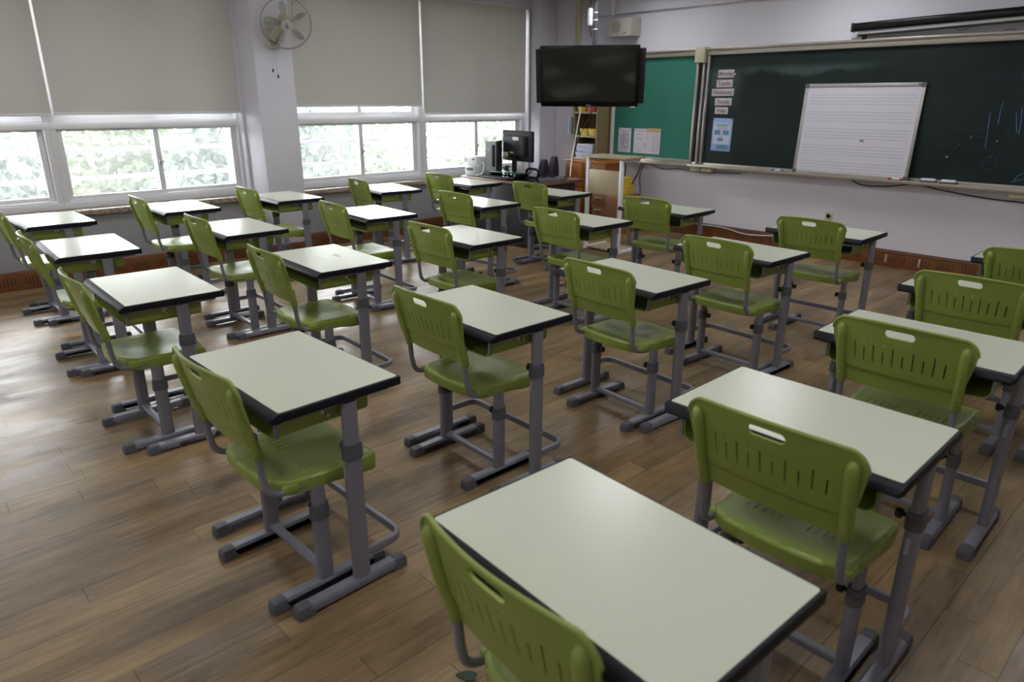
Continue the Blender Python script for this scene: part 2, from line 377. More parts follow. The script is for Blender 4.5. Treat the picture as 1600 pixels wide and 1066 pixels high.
def text(body, size, m, parent, mtx, name='lettering', ext=0.0006, bold=0.0):
    cu = bpy.data.curves.new(name, 'FONT'); cu.body = body; cu.size = size; cu.align_x = 'CENTER'; cu.align_y = 'CENTER'; cu.extrude = ext; cu.offset = bold
    cu.materials.append(m); o = bpy.data.objects.new(name, cu); COL.objects.link(o); o.matrix_world = mtx
    bpy.context.view_layer.update()
    me = bpy.data.meshes.new_from_object(o.evaluated_get(bpy.context.evaluated_depsgraph_get())); bpy.data.objects.remove(o)
    o = bpy.data.objects.new(name, me); COL.objects.link(o); o.matrix_basis = mtx
    if not me.materials: me.materials.append(m)
    if parent: o.parent = parent
    return o

# 2-D sheet with holes -> list of verts/faces (constrained Delaunay)
def inside(p, poly):
    x, y = p; c = False; n = len(poly); j = n - 1
    for i in range(n):
        xi, yi = poly[i]; xj, yj = poly[j]
        if (yi > y) != (yj > y) and x < (xj - xi) * (y - yi) / (yj - yi) + xi: c = not c
        j = i
    return c
def segdist(p, poly):
    best = 9; px, py = p
    for (ax, ay), (bx, by) in zip(poly, poly[1:] + poly[:1]):
        dx, dy = bx - ax, by - ay; L2 = dx * dx + dy * dy
        t = 0 if L2 == 0 else max(0, min(1, ((px - ax) * dx + (py - ay) * dy) / L2))
        best = min(best, math.hypot(px - ax - t * dx, py - ay - t * dy))
    return best
def sheet(outline, holes, step, extra=()):
    V, Ed = [], []
    def loop(l):
        b = len(V); V.extend(Vector(p) for p in l); Ed.extend((b + i, b + (i + 1) % len(l)) for i in range(len(l)))
    loop(outline)
    for h in holes: loop(h)
    xs = [p[0] for p in outline]; ys = [p[1] for p in outline]
    y = min(ys) + step / 2; r = 0
    while y < max(ys):
        x = min(xs) + step / 2 + (r % 2) * step / 2
        while x < max(xs):
            if inside((x, y), outline) and segdist((x, y), outline) > step * 0.45 and not any(abs(x - hh[0][0]) < 0.09 and (inside((x, y), hh) or segdist((x, y), hh) < step * 0.35) for hh in holes): V.append(Vector((x, y)))
            x += step
        y += step * 0.87; r += 1
    for p in extra: V.append(Vector(p))
    v, e, f, *_ = delaunay_2d_cdt(V, Ed, [], 0, 1e-6)
    keep = []
    for t in f:
        cx = sum(v[i][0] for i in t) / len(t); cy = sum(v[i][1] for i in t) / len(t)
        if inside((cx, cy), outline) and not any(inside((cx, cy), h) for h in holes): keep.append(list(t))
    return [tuple(p) for p in v], keep
def slot(cx, cy, w, h, ang=0.0, n=3):
    return [(cx + a * math.cos(ang) - b * math.sin(ang), cy + a * math.sin(ang) + b * math.cos(ang)) for a, b in rrect(w, h, min(w, h) * 0.48, n)]
def shell(v2, faces, fmap, thick, nrm):
    """two mapped copies of a sheet, joined along every boundary edge"""
    bm = bmesh.new(); used = sorted({i for f in faces for i in f}); A, B = {}, {}
    for i in used:
        p = Vector(fmap(*v2[i])); n = Vector(nrm(*v2[i])).normalized()
        A[i] = bm.verts.new(p); B[i] = bm.verts.new(p - n * thick)
    cnt = {}
    for f in faces:
        bm.faces.new([A[i] for i in f]); bm.faces.new([B[i] for i in reversed(f)])
        for a, b in zip(f, f[1:] + f[:1]): cnt[(a, b)] = cnt.get((a, b), 0) + 1
    for (a, b) in cnt:
        if (b, a) not in cnt: bm.faces.new((A[b], A[a], B[a], B[b]))
    return bm

# ------------------------------------------------------------------ camera
R3 = ((0.67906, 0.73407, 0.00336), (-0.24255, 0.22005, 0.94485), (-0.69285, 0.64243, -0.32748))
CAMZ = 1.5238
cam = bpy.data.objects.new('camera', bpy.data.cameras.new('camera')); COL.objects.link(cam)
cam.matrix_world = Matrix(((R3[0][0], R3[1][0], -R3[2][0], 0), (R3[0][1], R3[1][1], -R3[2][1], 0), (R3[0][2], R3[1][2], -R3[2][2], CAMZ), (0, 0, 0, 1)))
cam.data.sensor_width = 36; cam.data.lens = 1086.25 * 36 / 1600; cam.data.clip_start = 0.05
cam.data.dof.use_dof = True; cam.data.dof.focus_distance = 3.6; cam.data.dof.aperture_fstop = 3.2
S.camera = cam

# ------------------------------------------------------------------ room shell
YF, XL, XR, YB, ZC = 7.296, -7.01, 1.75, -1.9, 2.72
XW = XL - 0.13
structure(BX('floor', M['floor'], None, -7.3, XR + .2, YB - .2, YF + .2, -0.12, 0))
structure(BX('ceiling', M['ceil'], None, -7.35, XR + .2, YB - .2, YF + .2, ZC, ZC + 0.15))
w = MB(); w.bb(-7.35, XR + .2, YF, YF + .2, 0, ZC); structure(w.build('wall_front', M['wall']))
structure(BX('wall_back', M['wall'], None, -7.35, XR + .2, YB - .2, YB, 0, ZC))
structure(BX('wall_right', M['wall'], None, XR, XR + .2, YB, YF, 0, ZC))
ZS, ZH = 0.60, 2.64
PIL = ((-0.80, -0.41), (2.93, 3.31))
w = MB(); w.bb(-7.31, XL, YB, YF, 0, 0.565); w.bb(-7.31, XL, YB, YF, ZH, ZC); w.bb(-7.31, XL, YB, -0.80, 0.565, ZH); w.bb(-7.31, XL, 6.80, YF, 0.565, ZH)
structure(w.build('wall_left', M['wall']))
for k, (a, b) in enumerate(PIL):
    structure(MB().bb(-7.31, -6.65, a, b, 0, ZC, 0.012).build('trim_%d' % (k + 1), M['wall']))
structure(MB().bb(XL + .0, -6.825, 6.815, 7.10, 0, ZC, 0.012).build('trim_3', M['wall']))        # corner column
structure(MB().bb(XL + .0, -6.40, 7.10, YF, 0, ZC, 0.008).build('trim_4', M['wall']))             # shallow pier beside it
structure(MB().bb(-6.40, XR, YF - .07, YF, 2.515, ZC, 0.008).build('trim_5', M['wall']))           # beam along the front wall
structure(BX('trim_6', M['white'], None, -6.005, -5.955, YF - .105, YF - .068, 2.50, ZC, 0.004))   # cable trunking
structure(BX('trim_7', M['cream'], None, -6.46, -6.385, 7.05, 7.10, 1.2, ZC, 0.004))
structure(MB().bb(-7.14, XL + .065, -0.41, 2.93, 0.565, ZS + .012, 0.008).build('trim_8', M['granite']))
structure(MB().bb(-7.14, XL + .065, 3.31, 6.815, 0.565, ZS + .012, 0.008).build('trim_9', M['granite']))
def baseboard(name, x0, x1, y0, y1):
    m = MB(); m.bb(x0, x1, y0, y1, 0, 0.138, 0.004)
    return structure(m.build(name, M['base']))
fb = MB(); fb.bb(-5.35, XR, YF - .075, YF, 0, 0.15, 0.005); fb.bb(-5.35, XR, YF - .083, YF, 0.135, 0.15, 0.003)
fb = structure(fb.build('baseboard_front', M['base']))
for i, px in enumerate((-2.42, -2.12)):
    MB().box((px, YF - .079, 0.078), (0.016, 0.012, 0.075), 0.002).build('wooden_peg', M['shelfedge'], fb, label='pale wooden peg in the slotted baseboard')
lb = MB()
for y0, y1 in ((YB, -.80), (-.41, 2.93), (3.31, 5.6)): lb.bb(XL, XL + .06, y0, y1, 0, 0.15, 0.005)
structure(lb.build('baseboard_left', M['base']))
for k, (a, b) in enumerate(PIL):
    structure(MB().bb(-6.65, -6.60, a - .05, b + .05, 0, 0.15, 0.005).build('trim_%d' % (10 + k), M['base']))

for k, (a, b) in enumerate(((YB, -.80), (-.41, 2.93), (3.31, 6.815))):   # thin sheet over the lower window wall, darker grey than the rest
    structure(BX('trim_%d' % (13 + k), M['lower_wall'], None, XL - .002, XL + .006, a, b, .14, .562))
# ------------------------------------------------------------------ windows
ZT = 1.30     # transom
def window(n, y0, y1, ym):
    root = bpy.data.objects.new('window_%d' % n, None); COL.objects.link(root); structure(root)
    xf = XW
    f = MB()
    z0 = 0.612
    f.bb(xf - .10, xf + .03, y0, y1, z0, z0 + .055, .004); f.bb(xf - .10, xf + .012, y0, y1, z0 + .05, z0 + .072, .003)
    f.bb(xf - .10, xf + .03, y0, y1, ZT - .022, ZT + .032, .004); f.bb(xf - .10, xf + .018, y0, y1, ZT + .028, ZT + .045, .003)
    f.bb(xf - .10, xf + .03, y0, y1, ZH - .06, ZH, .004)
    f.bb(xf - .098, xf + .0275, y0, y0 + .045, z0 + .002, ZH - .002, .004); f.bb(xf - .098, xf + .0275, y1 - .045, y1, z0 + .002, ZH - .002, .004)
    f.build('window_frame', M['frame'], root)
    a, b = y0 + .045, y1 - .045
    for (s0, s1, xo, near) in ((a, ym + .03, xf - .025, 1), (ym - .03, b, xf - .06, 0)):
        s = MB(); zb, zt = z0 + .07, ZT - .02
        s.bb(xo - .016, xo + .016, s0, s1, zb, zb + .034, .003); s.bb(xo - .016, xo + .016, s0, s1, zt - .022, zt, .003)
        s.bb(xo - .0145, xo + .0145, s0 + .001, s0 + .045, zb + .001, zt - .001, .003); s.bb(xo - .0145, xo + .0145, s1 - .045, s1 - .001, zb + .001, zt - .001, .003)
        so = s.build('sash', M['frame'], root)
        MB().bb(xo - .002, xo + .002, s0 + .04, s1 - .04, zb + .03, zt - .018).build('pane', M['glass'], so)
        yl = s1 - .025 if near else s0 + .012
        if near: MB().box((xo + .026, yl, 0.97), (.02, .02, .06), .004).box((xo + .034, yl + .012, 0.975), (.012, .04, .016), .003).build('latch', M['alu'], so, label='small metal latch')
        u = MB(); zb, zt = ZT + .04, ZH - .055
        u.bb(xo - .016, xo + .016, s0, s1, zb, zb + .055, .003); u.bb(xo - .016, xo + .016, s0, s1, zt - .03, zt, .003)
        u.bb(xo - .0145, xo + .0145, s0 + .001, s0 + .045, zb + .001, zt - .001, .003); u.bb(xo - .0145, xo + .0145, s1 - .045, s1 - .001, zb + .001, zt - .001, .003)
        uo = u.build('upper_sash', M['frame'], root)
        MB().bb(xo - .002, xo + .002, s0 + .04, s1 - .04, zb + .05, zt - .025).build('pane', M['glass'], uo)
    return root
WIN = ((1, -0.41, 1.29, 0.44), (2, 1.29, 2.93, 2.125), (3, 3.31, 5.115, 4.29), (4, 5.115, 6.80, 5.985))
for a in WIN: window(*a)
# reveals on the pillar sides (cream jamb strips)
structure(MB().bb(XW + .03, XL, 2.905, 2.93, 0.612, ZH, .003).bb(XW + .03, XL, 6.79, 6.815, 0.612, ZH, .003).build('trim_12', M['wall']))

# ------------------------------------------------------------------ roller blinds
for (y0, y1, zb, lab) in ((-0.36, 1.315, 1.398, 'beige roller blind at the far left edge, cut by the frame'),
                          (1.335, 2.99, 1.405, 'beige roller blind between the far left blind and the white pillar with the fan'),
                          (3.335, 5.085, 1.462, 'beige roller blind just right of the pillar, hanging a little higher'),
                          (5.115, 6.765, 1.370, 'beige roller blind nearest the television, with its white head tube showing')):
    if abs(y1 - 2.99) < .01: y1 = 2.92
    t = thing('roller_blind', lab, 'blind', (XL - .045, (y0 + y1) / 2, zb), 0, 'roller blinds over the windows')
    h = y1 - y0; H = ZH + .01 - zb
    MB().box((0, 0, H / 2), (.003, h, H)).build('fabric', M['blind'], t)
    MB().box((0.001, 0, -.002), (.012, h, .022), .004).build('bottom_bar', M['frame'], t, label='pale blind bottom bar')
    MB().tube([(0.0, -h / 2, H), (0.0, h / 2, H)], .026, 16).build('head_tube', M['white'], t, label='white blind head tube')
    MB().box((.02, -h / 2 + .012, H), (.05, .02, .07), .004).box((.02, h / 2 - .012, H), (.05, .02, .07), .004).build('bracket', M['white'], t)

# ------------------------------------------------------------------ outdoors
structure(BX('ground', M['ground'], None, -40, -7.6, -14, 26, -3.6, -3.5))
for n, y0, y1, lab in ((0, -1.0, 2.95, 'pale outdoor safety railing seen through the left windows'), (1, 3.2, 6.9, 'pale outdoor safety railing seen through the windows right of the pillar')):
    t = thing('window_railing', lab, 'railing', (-7.45, y0, 0.6), 0, 'safety railings outside the windows')
    for z in (0.475, 0.228): MB().bb(-.018, .018, 0, y1 - y0, z - .018, z + .018, .004).build('rail', M['outdoor_metal'], t)
    for yy in ((0.05, 2.27, y1 - y0 - .05) if n == 0 else (.05, 1.0, y1 - y0 - .05)):
        MB().bb(-.022, .022, yy - .022, yy + .022, -0.2, 0.75, .004).build('post', M['outdoor_metal'], t)
    MB().bb(-.03, .14, 0, y1 - y0, -0.22, -0.18, .004).build('bottom_rail', M['outdoor_metal'], t)
def tree(x, y, z, r, hz, m, label, n=9000):
    t = thing('tree', label, 'tree', (x, y, -3.5), 0, 'trees outside the windows')
    bm = bmesh.new(); rnd = random.Random(int(x * 31 + y * 77))
    blobs = [(Vector((rnd.uniform(-.5, .5) * r, rnd.uniform(-.7, .7) * r, z + 3.5 + rnd.uniform(-.5, .5) * hz)), rnd.uniform(.45, .7) * r) for _ in range(9)]
    for i in range(n):
        c, rr = blobs[i % len(blobs)]
        d = Vector((rnd.gauss(0, 1), rnd.gauss(0, 1), rnd.gauss(0, 1))).normalized()
        p = c + d * rr * rnd.uniform(.72, 1.03)
        a = Vector((rnd.gauss(0, 1), rnd.gauss(0, 1), rnd.gauss(0, 1))).normalized(); b = (d * .6 + a).cross(a).normalized(); q = a.cross(b)
        s = rnd.uniform(.055, .125)
        vs = [bm.verts.new(p + b * s), bm.verts.new(p + q * s * .55), bm.verts.new(p - b * s), bm.verts.new(p - q * s * .55)]
        bm.faces.new(vs)
    mb = MB(); mb.bm.free(); mb.bm = bm
    mb.build('crown', m, t)
    MB().tube([(0, 0, 0), (.05, .05, z + 3.5 - .5 * hz), (0.02, -.05, z + 3.5)], [.16, .11, .05], 10).build('trunk', M['bark'], t)
for a in ((-11.0, 0.6, 0.3, 1.4, 1.6, M['foliage2'], 'bluish green tree seen through the far left window'),
          (-15.8, 3.4, 0.3, 2.3, 2.0, M['foliage'], 'bright yellow green tree seen through the window left of the pillar'),
          (-11.3, 5.0, 0.3, 1.45, 1.7, M['foliage2'], 'pale green tree seen through the glass just left of the pillar'),
          (-16.4, 9.6, 0.0, 2.3, 1.9, M['foliage3'], 'washed out tree seen through the window right of the pillar'),
          (-11.6, 10.4, -0.2, 1.8, 1.6, M['foliage3'], 'faint tree seen through the window behind the computer')):
    tree(*a)

# ------------------------------------------------------------------ school desk
HD = 0.70
DEP, WID = 0.437, 0.65
def make_desk():
    t = thing('school_desk', 'x', 'desk', group='pupil desks set out in rows')
    hy = DEP / 2; hx = WID / 2
    # laminate plate, sits inside the black edging
    MB().prism([(x * 1.0, y) for x, y in rrect(WID - .018, DEP - .034, .008, 3)], HD - .020, HD + .0008, Matrix.Translation((0, .0105, 0))).build('tabletop', M['laminate'], t)
    e = MB()
    # board-side and flank edging, then the broad sloping edge on the pupil's side
    e.bb(-hx, -hx + .012, -hy + .022, hy, HD - .028, HD, .004); e.bb(hx - .012, hx, -hy + .022, hy, HD - .028, HD, .004); e.bb(-hx, hx, hy - .012, hy, HD - .028, HD, .004)
    e.bb(-hx + .006, hx - .006, -hy + .022, hy - .006, HD - .027, HD - .018)
    prof = [(-hy + .028, HD), (-hy + .020, HD - .001), (-hy + .010, HD - .007), (-hy + .002, HD - .016), (-hy, HD - .023), (-hy + .004, HD - .029), (-hy + .028, HD - .029)]
    bm = e.bm; L, Rr = [], []
    for sx, arr in ((-1, L), (1, Rr)):
        for (y, z) in prof: arr.append(bm.verts.new((sx * (hx - max(0, (-hy + .012) - y) * 0.8), y, z)))
    m = len(prof)
    for k in range(m): bm.faces.new((L[k], L[(k + 1) % m], Rr[(k + 1) % m], Rr[k]))
    bm.faces.new(L[::-1]); bm.faces.new(Rr)
    e.build('edge_band', M['edge'], t, label='black edging, broad and sloping on the seat side')
    # green book tray: open towards the seat, rounded lower corners
    tr = MB(); y0, y1, zb, zt, tx = -.185, .128, .592, .664, .268
    def profU(o):
        pts = [(-tx + o, zt)]
        for k in range(6): a = PI + PI / 2 * k / 5; pts.append((-tx + .03 + (.03 - o) * math.cos(a), zb + .03 + (.03 - o) * math.sin(a)))
        for k in range(6): a = 1.5 * PI + PI / 2 * k / 5; pts.append((tx - .03 + (.03 - o) * math.cos(a), zb + .03 + (.03 - o) * math.sin(a)))
        pts.append((tx - o, zt)); return pts
    out, inn = profU(0), profU(.004)
    bm = tr.bm; ring = {}
    for nm, pr in (('o', out), ('i', inn)):
        for yy in (y0, y1): ring[nm, yy] = [bm.verts.new((x, yy, z)) for x, z in pr]
    n = len(out)
    for nm in 'oi':
        for k in range(n - 1): bm.faces.new((ring[nm, y0][k], ring[nm, y0][k + 1], ring[nm, y1][k + 1], ring[nm, y1][k]))
    for yy in (y0, y1):
        for k in range(n - 1): bm.faces.new((ring['o', yy][k], ring['o', yy][k + 1], ring['i', yy][k + 1], ring['i', yy][k]))
    for k in (0, n - 1): bm.faces.new((ring['o', y0][k], ring['o', y1][k], ring['i', y1][k], ring['i', y0][k]))
    tr.bb(-tx + .01, tx - .01, y1 - .005, y1, zb + .008, zt)
    tr.build('book_tray', M['green'], t, label='green plastic book tray under the top')
    for s in (-1, 1):
        MB().bb(s * .272 - .0035, s * .272 + .0035, y0 - .004, y0 + .010, zb + .012, zt + .010, .002).build('tray_bracket', M['steel'], t)
        MB().bb(s * .292 - .014, s * .292 + .014, -.175, .185, HD - .040, HD - .026, .003).build('support_rail', M['steel'], t)
    hk = MB(); hk.box((.2725, -.03, .648), (.006, .026, .026), .002); hk.tube([(.274, -.03, .645), (.284, -.03, .636), (.296, -.03, .634), (.302, -.03, .645)], .0035, 8)
    hk.build('bag_hook', M['chrome'], t, label='shiny metal bag hook')
    leg_pair(t, .305, .036, .040, .480, HD - .035, (-.205, .205), .061, .036, (.053, .030))
    ub = MB(); zz = .115; fy = .205
    pts = [(-.305, .05, zz)] + [(-.305 + .045 - .045 * math.cos(PI / 2 * k / 6), fy - .045 + .045 * math.sin(PI / 2 * k / 6), zz) for k in range(7)] + [(.305 - .045 + .045 * math.sin(PI / 2 * k / 6), fy - .045 + .045 * math.cos(PI / 2 * k / 6), zz) for k in range(7)] + [(.305, .05, zz)]
    ub.sbar(pts, .016, .030); ub.build('footrest_bar', M['steel'], t)
    return t
def leg_pair(t, X, yc, z0, zc, ztop, fy, lw, lt, inner):
    for s in (-1, 1):
        l = MB(); l.prism(oval(lt, lw), z0 - .006, zc, Matrix.Translation((s * X, yc, 0)))
        l.prism(oval(inner[1], inner[0]), zc - .02, ztop, Matrix.Translation((s * X, yc, 0)))
        lo = l.build('leg', M['steel'], t)
        MB().prism(oval(lt + .009, lw + .010), zc - .004, zc + .026, Matrix.Translation((s * X, yc, 0))).prism(oval(lt + .005, lw + .006), zc + .024, zc + .046, Matrix.Translation((s * X, yc, 0))).build('collar', M['cap'], lo, label='dark grey plastic collar')
        k = Matrix.Translation((s * (X - lt / 2 - .004), yc, zc + .02)) @ Matrix.Rotation(-s * PI / 2, 4, 'Y')
        MB().lathe([(.006, 0), (.006, .010), (.0145, .012), (.0155, .016), (.0145, .026), (.010, .029)], 14, k).build('knob', M['knob'], lo, label='black height knob')
        if X > .28:
            MB().box((s * X, yc - lw / 2 - .0004, zc - .05), (.011, .0016, .05), .0003).build('sticker', M['greyink'], lo, label='small pale sticker')
        f = MB(); f.prism(rrect(.046, fy[1] - fy[0] - .06, .004, 2), .012, .030, Matrix.Translation((s * X, sum(fy) / 2, 0)))
        f.prism([(-.023, .012), (.023, .012), (.023, .030), (.016, .040), (-.016, .040), (-.023, .030)], fy[0] + .03, fy[1] - .03, Matrix.Translation((s * X, 0, 0)) @ Matrix(((1, 0, 0, 0), (0, 0, 1, 0), (0, 1, 0, 0), (0, 0, 0, 1))))
        fo = f.build('foot', M['steel'], t)
        for e, yy in ((-1, fy[0]), (1, fy[1])):
            c = MB(); A = []
            for (d, hw, h) in ((0, .018, .030), (.006, .024, .040), (.030, .0255, .0435), (.062, .0245, .0415)):
                A.append([(-hw, h * .55), (-hw * .8, h * .92), (-hw * .5, h), (hw * .5, h), (hw * .8, h * .92), (hw, h * .55), (hw, 0), (-hw, 0)])
            ds = (0, .006, .030, .062); rings = [[c.bm.verts.new((s * X + x, yy - e * d + (e * (.028 if z > .02 else 0) * (1 if i == 3 else 0)) * 0.5, z)) for x, z in pr] for i, (d, pr) in enumerate(zip(ds, A))]
            for a, b in zip(rings, rings[1:]):
                for k2 in range(8): c.bm.faces.new((a[k2], a[(k2 + 1) % 8], b[(k2 + 1) % 8], b[k2]))
            c.bm.faces.new(rings[0][::-1]); c.bm.faces.new(rings[-1])
            c.build('foot_cap', M['cap'], fo, label='dark grey foot cap')

# ------------------------------------------------------------------ school chair
def make_chair():
    t = thing('school_chair', 'x', 'chair', group='green chairs pushed up to the pupil desks')
    # backrest ------------------------------------------------------------
    ZB, ZTOP = .548, .813
    def cy(u, v):   # rear face position: bows backwards in the middle, leans back
        k = (u / .228) ** 2
        y = -.235 - (v - ZB) * .20 - .036 * (1 - min(1, k)) * (0.55 + 0.45 * (v - ZB) / .265)
        if v < .6135: y += .0055 * min(1, (.6135 - v) / .004)
        if v > .796: y -= (v - .796) ** 2 * 14
        if abs(u) > .195: y -= (abs(u) - .195) * .30
        return y
    ol = []
    def arc(cx, cz, r, a0, a1, n=7): return [(cx + r * math.cos(a0 + (a1 - a0) * k / n), cz + r * math.sin(a0 + (a1 - a0) * k / n)) for k in range(n + 1)]
    wt, wb = .228, .189
    ol += arc(wt - .050, ZTOP - .062, .050, 0, PI / 2, 8)
    ol += [(x, ZTOP - .012 + .010 * (1 - (x / (wt - .05)) ** 2)) for x in [(wt - .05) * (1 - 2 * k / 16) for k in range(1, 16)]]
    ol += arc(-wt + .050, ZTOP - .062, .050, PI / 2, PI, 8)
    ol += [(-wt + .003, .723), (-wt + .011, .683), (-wt + .020, .643), (-wt + .030, .603)]
    ol += arc(-wb + .014, ZB + .014, .014, PI, 1.5 * PI, 4)
    ol += [(x, ZB) for x in [-.176 + .352 * k / 14 for k in range(1, 14)]]
    ol += arc(wb - .014, ZB + .014, .014, 1.5 * PI, 2 * PI, 4)
    ol += [(wt - .030, .603), (wt - .020, .643), (wt - .011, .683), (wt - .003, .723)]
    holes = [slot(0, .775, .096, .029, 0, 6)]
    for i in range(10):
        x = (i - 4.5) * .032; hgt = .074 if i % 2 == 0 else .054
        holes.append(slot(x * 1.0, .683 - (.008 if i % 2 else .0), .0043, hgt, -x * .35, 2))
    for i in (1, 3, 5, 7): holes.append(slot((i - 4.5) * .0325, .724, .0065, .0065, 0, 2))
    v2, fc = sheet(ol, holes, .0125, [(-.175 + .35 * k / 40, z) for k in range(41) for z in (.6092, .6134, .6140)])
    def nb(u, v):
        e = .002
        du = Vector((2 * e, cy(u + e, v) - cy(u - e, v), 0)); dv = Vector((0, cy(u, v + e) - cy(u, v - e), 2 * e)); return -du.cross(dv) if du.cross(dv).y > 0 else du.cross(dv)
    bm = shell(v2, fc, lambda u, v: (u, cy(u, v), v), .0065, nb)
    b = MB(); b.bm.free(); b.bm = bm
    # thick rolled rim along the top and down the flanks
    rim = [p for p in ol[27 + 6:27 + 10]] 
    top = ol[:8 + 1 + 15 + 9]
    pts = [(x, cy(x, z) + .0032, z) for x, z in top]
    b.tube(pts, .0058, 8)
    bo = b.build('backrest', M['green'], t, sharp=45)
    for s in (-1, 1):   # moulded sleeves that take the tubes
        zs = [.540, .543, .573, .633, .693, .738, .758, .770, .776]
        rs = [.0145, .0165, .0168, .0170, .0175, .0180, .017, .013, .006]
        ps = [(s * (.189 + .008 * (z - .543) / .2), cy(.195, z) + .001 - (.004 if z < .753 else .004 - (z - .753) * .2), z) for z in zs]
        MB().tube(ps, rs, 14).build('sleeve', M['green'], bo)
        q = ps[2]; MB().lathe([(.0055, 0), (.0055, .0022), (.004, .0034)], 10, Matrix.Translation((q[0] + s * .003, q[1] - .0162, q[2] + .008)) @ Matrix.Rotation(PI / 2, 4, 'X')).build('bolt', M['chrome'], bo, label='small chrome bolt')
        yt = cy(.195, .56) - .002
        c = .055
        path = [(s * .192, yt - .004, .62), (s * .189, yt + .002, .545), (s * .189, yt + .008, .47)]
        path += [(s * .189, yt + .012 + c - c * math.cos(PI / 2 * k / 7), .398 + c - c * math.sin(PI / 2 * k / 7)) for k in range(8)]
        path += [(s * .187, -.10, .398), (s * .183, -.04, .397)]
        MB().tube(path, .0108, 12).build('back_tube', M['steel'], t, label='bent grey back tube')
    # seat ------------------------------------------------------------------
    so = []
    so += arc(.205 - .035, .162 - .035, .035, 0, PI / 2, 5)
    so += [(x, .162 + .012 * (1 - (x / .17) ** 2)) for x in [.17 - .34 * k / 10 for k in range(1, 10)]]
    so += arc(-.205 + .035, .162 - .035, .035, PI / 2, PI, 5)
    so += [(-.206, .06), (-.205, 0), (-.202, -.06), (-.196, -.11)]
    so += arc(-.196 + .075, -.125, .075, PI, PI * 1.5 - .35, 6)
    so += [(x, -.204 - .014 * (1 - (x / .14) ** 2)) for x in [-.14 + .28 * k / 8 for k in range(0, 9)]]
    so += arc(.196 - .075, -.125, .075, 1.5 * PI + .35, 2 * PI, 6)
    so += [(.196, -.11), (.202, -.06), (.205, 0), (.206, .06)]
    def sz(x, y):
        z = .428 - .014 * math.exp(-((x / .12) ** 2) - ((y + .03) / .13) ** 2) + .010 * max(0, (-y - .10) / .1) ** 2
        z += .005 * math.exp(-(x / .05) ** 2) * max(0, min(1, (y + .02) / .15))
        if y > .10: z -= (y - .10) ** 2 * 3.2
        d = segdist((x, y), so)
        if d < .014: z -= .010 * (1 - math.sqrt(max(0, 1 - (1 - d / .014) ** 2)))
        return z
    sh = []
    for s in (-1, 1):
        for k in range(5): sh.append(slot(s * (.040 + .023 * k), -.045 - .004 * k, .0034, .062 if k % 2 == 0 else .05, 0, 2))
    inset = []
    cx0, cy0 = 0, -.02
    ex = []
    for dd in (.004, .009):
        for (x, y) in so:
            L = math.hypot(x - cx0, y - cy0); ex.append((cx0 + (x - cx0) * (1 - dd / L), cy0 + (y - cy0) * (1 - dd / L)))
    v2, fc = sheet(so, sh, .0145, ex)
    def ns(x, y):
        e = .003; return Vector((-(sz(x + e, y) - sz(x - e, y)) / (2 * e), -(sz(x, y + e) - sz(x, y - e)) / (2 * e), 1))
    bm = shell(v2, fc, lambda x, y: (x, y, sz(x, y)), .005, ns)
    # skirt
    n = len(so); rows = []
    for k, (ins, dz) in enumerate(((0, -.002), (-.0005, -.016), (.002, -.039), (.006, -.042), (.006, -.012))):
        row = []
        for (x, y) in so:
            L = math.hypot(x - cx0, y - cy0); f = 1 - ins / L
            drop = dz * (1.25 if y > .05 else 1.0); row.append(bm.verts.new((cx0 + (x - cx0) * f, cy0 + (y - cy0) * f, sz(x, y) + drop)))
        rows.append(row)
    for a, c in zip(rows, rows[1:]):
        for k in range(n): bm.faces.new((a[k], a[(k + 1) % n], c[(k + 1) % n], c[k]))
    sb = MB(); sb.bm.free(); sb.bm = bm
    for s in (-1, 1): sb.box((s * .190, -.150, .405), (.026, .05, .026), .006)
    sb.build('seat', M['green'], t, sharp=45)
    sf = MB()
    for s in (-1, 1): sf.bb(s * .178 - .014, s * .178 + .014, -.12, .06, .392, .408, .003)
    sf.bb(-.18, .18, -.075, -.045, .394, .406, .003)
    sf.build('seat_frame', M['steel'], t)
    leg_pair(t, .187, -.062, .040, .268, .398, (-.258, .160), .056, .033, (.048, .026))
    cb = MB(); cb.prism(rrect(.020, .030, .004, 2), -.185, .185, Matrix.Translation((0, -.062, .058)) @ Matrix.Rotation(PI / 2, 4, 'Y'))
    cb.build('crossbar', M['steel'], t)
    return t

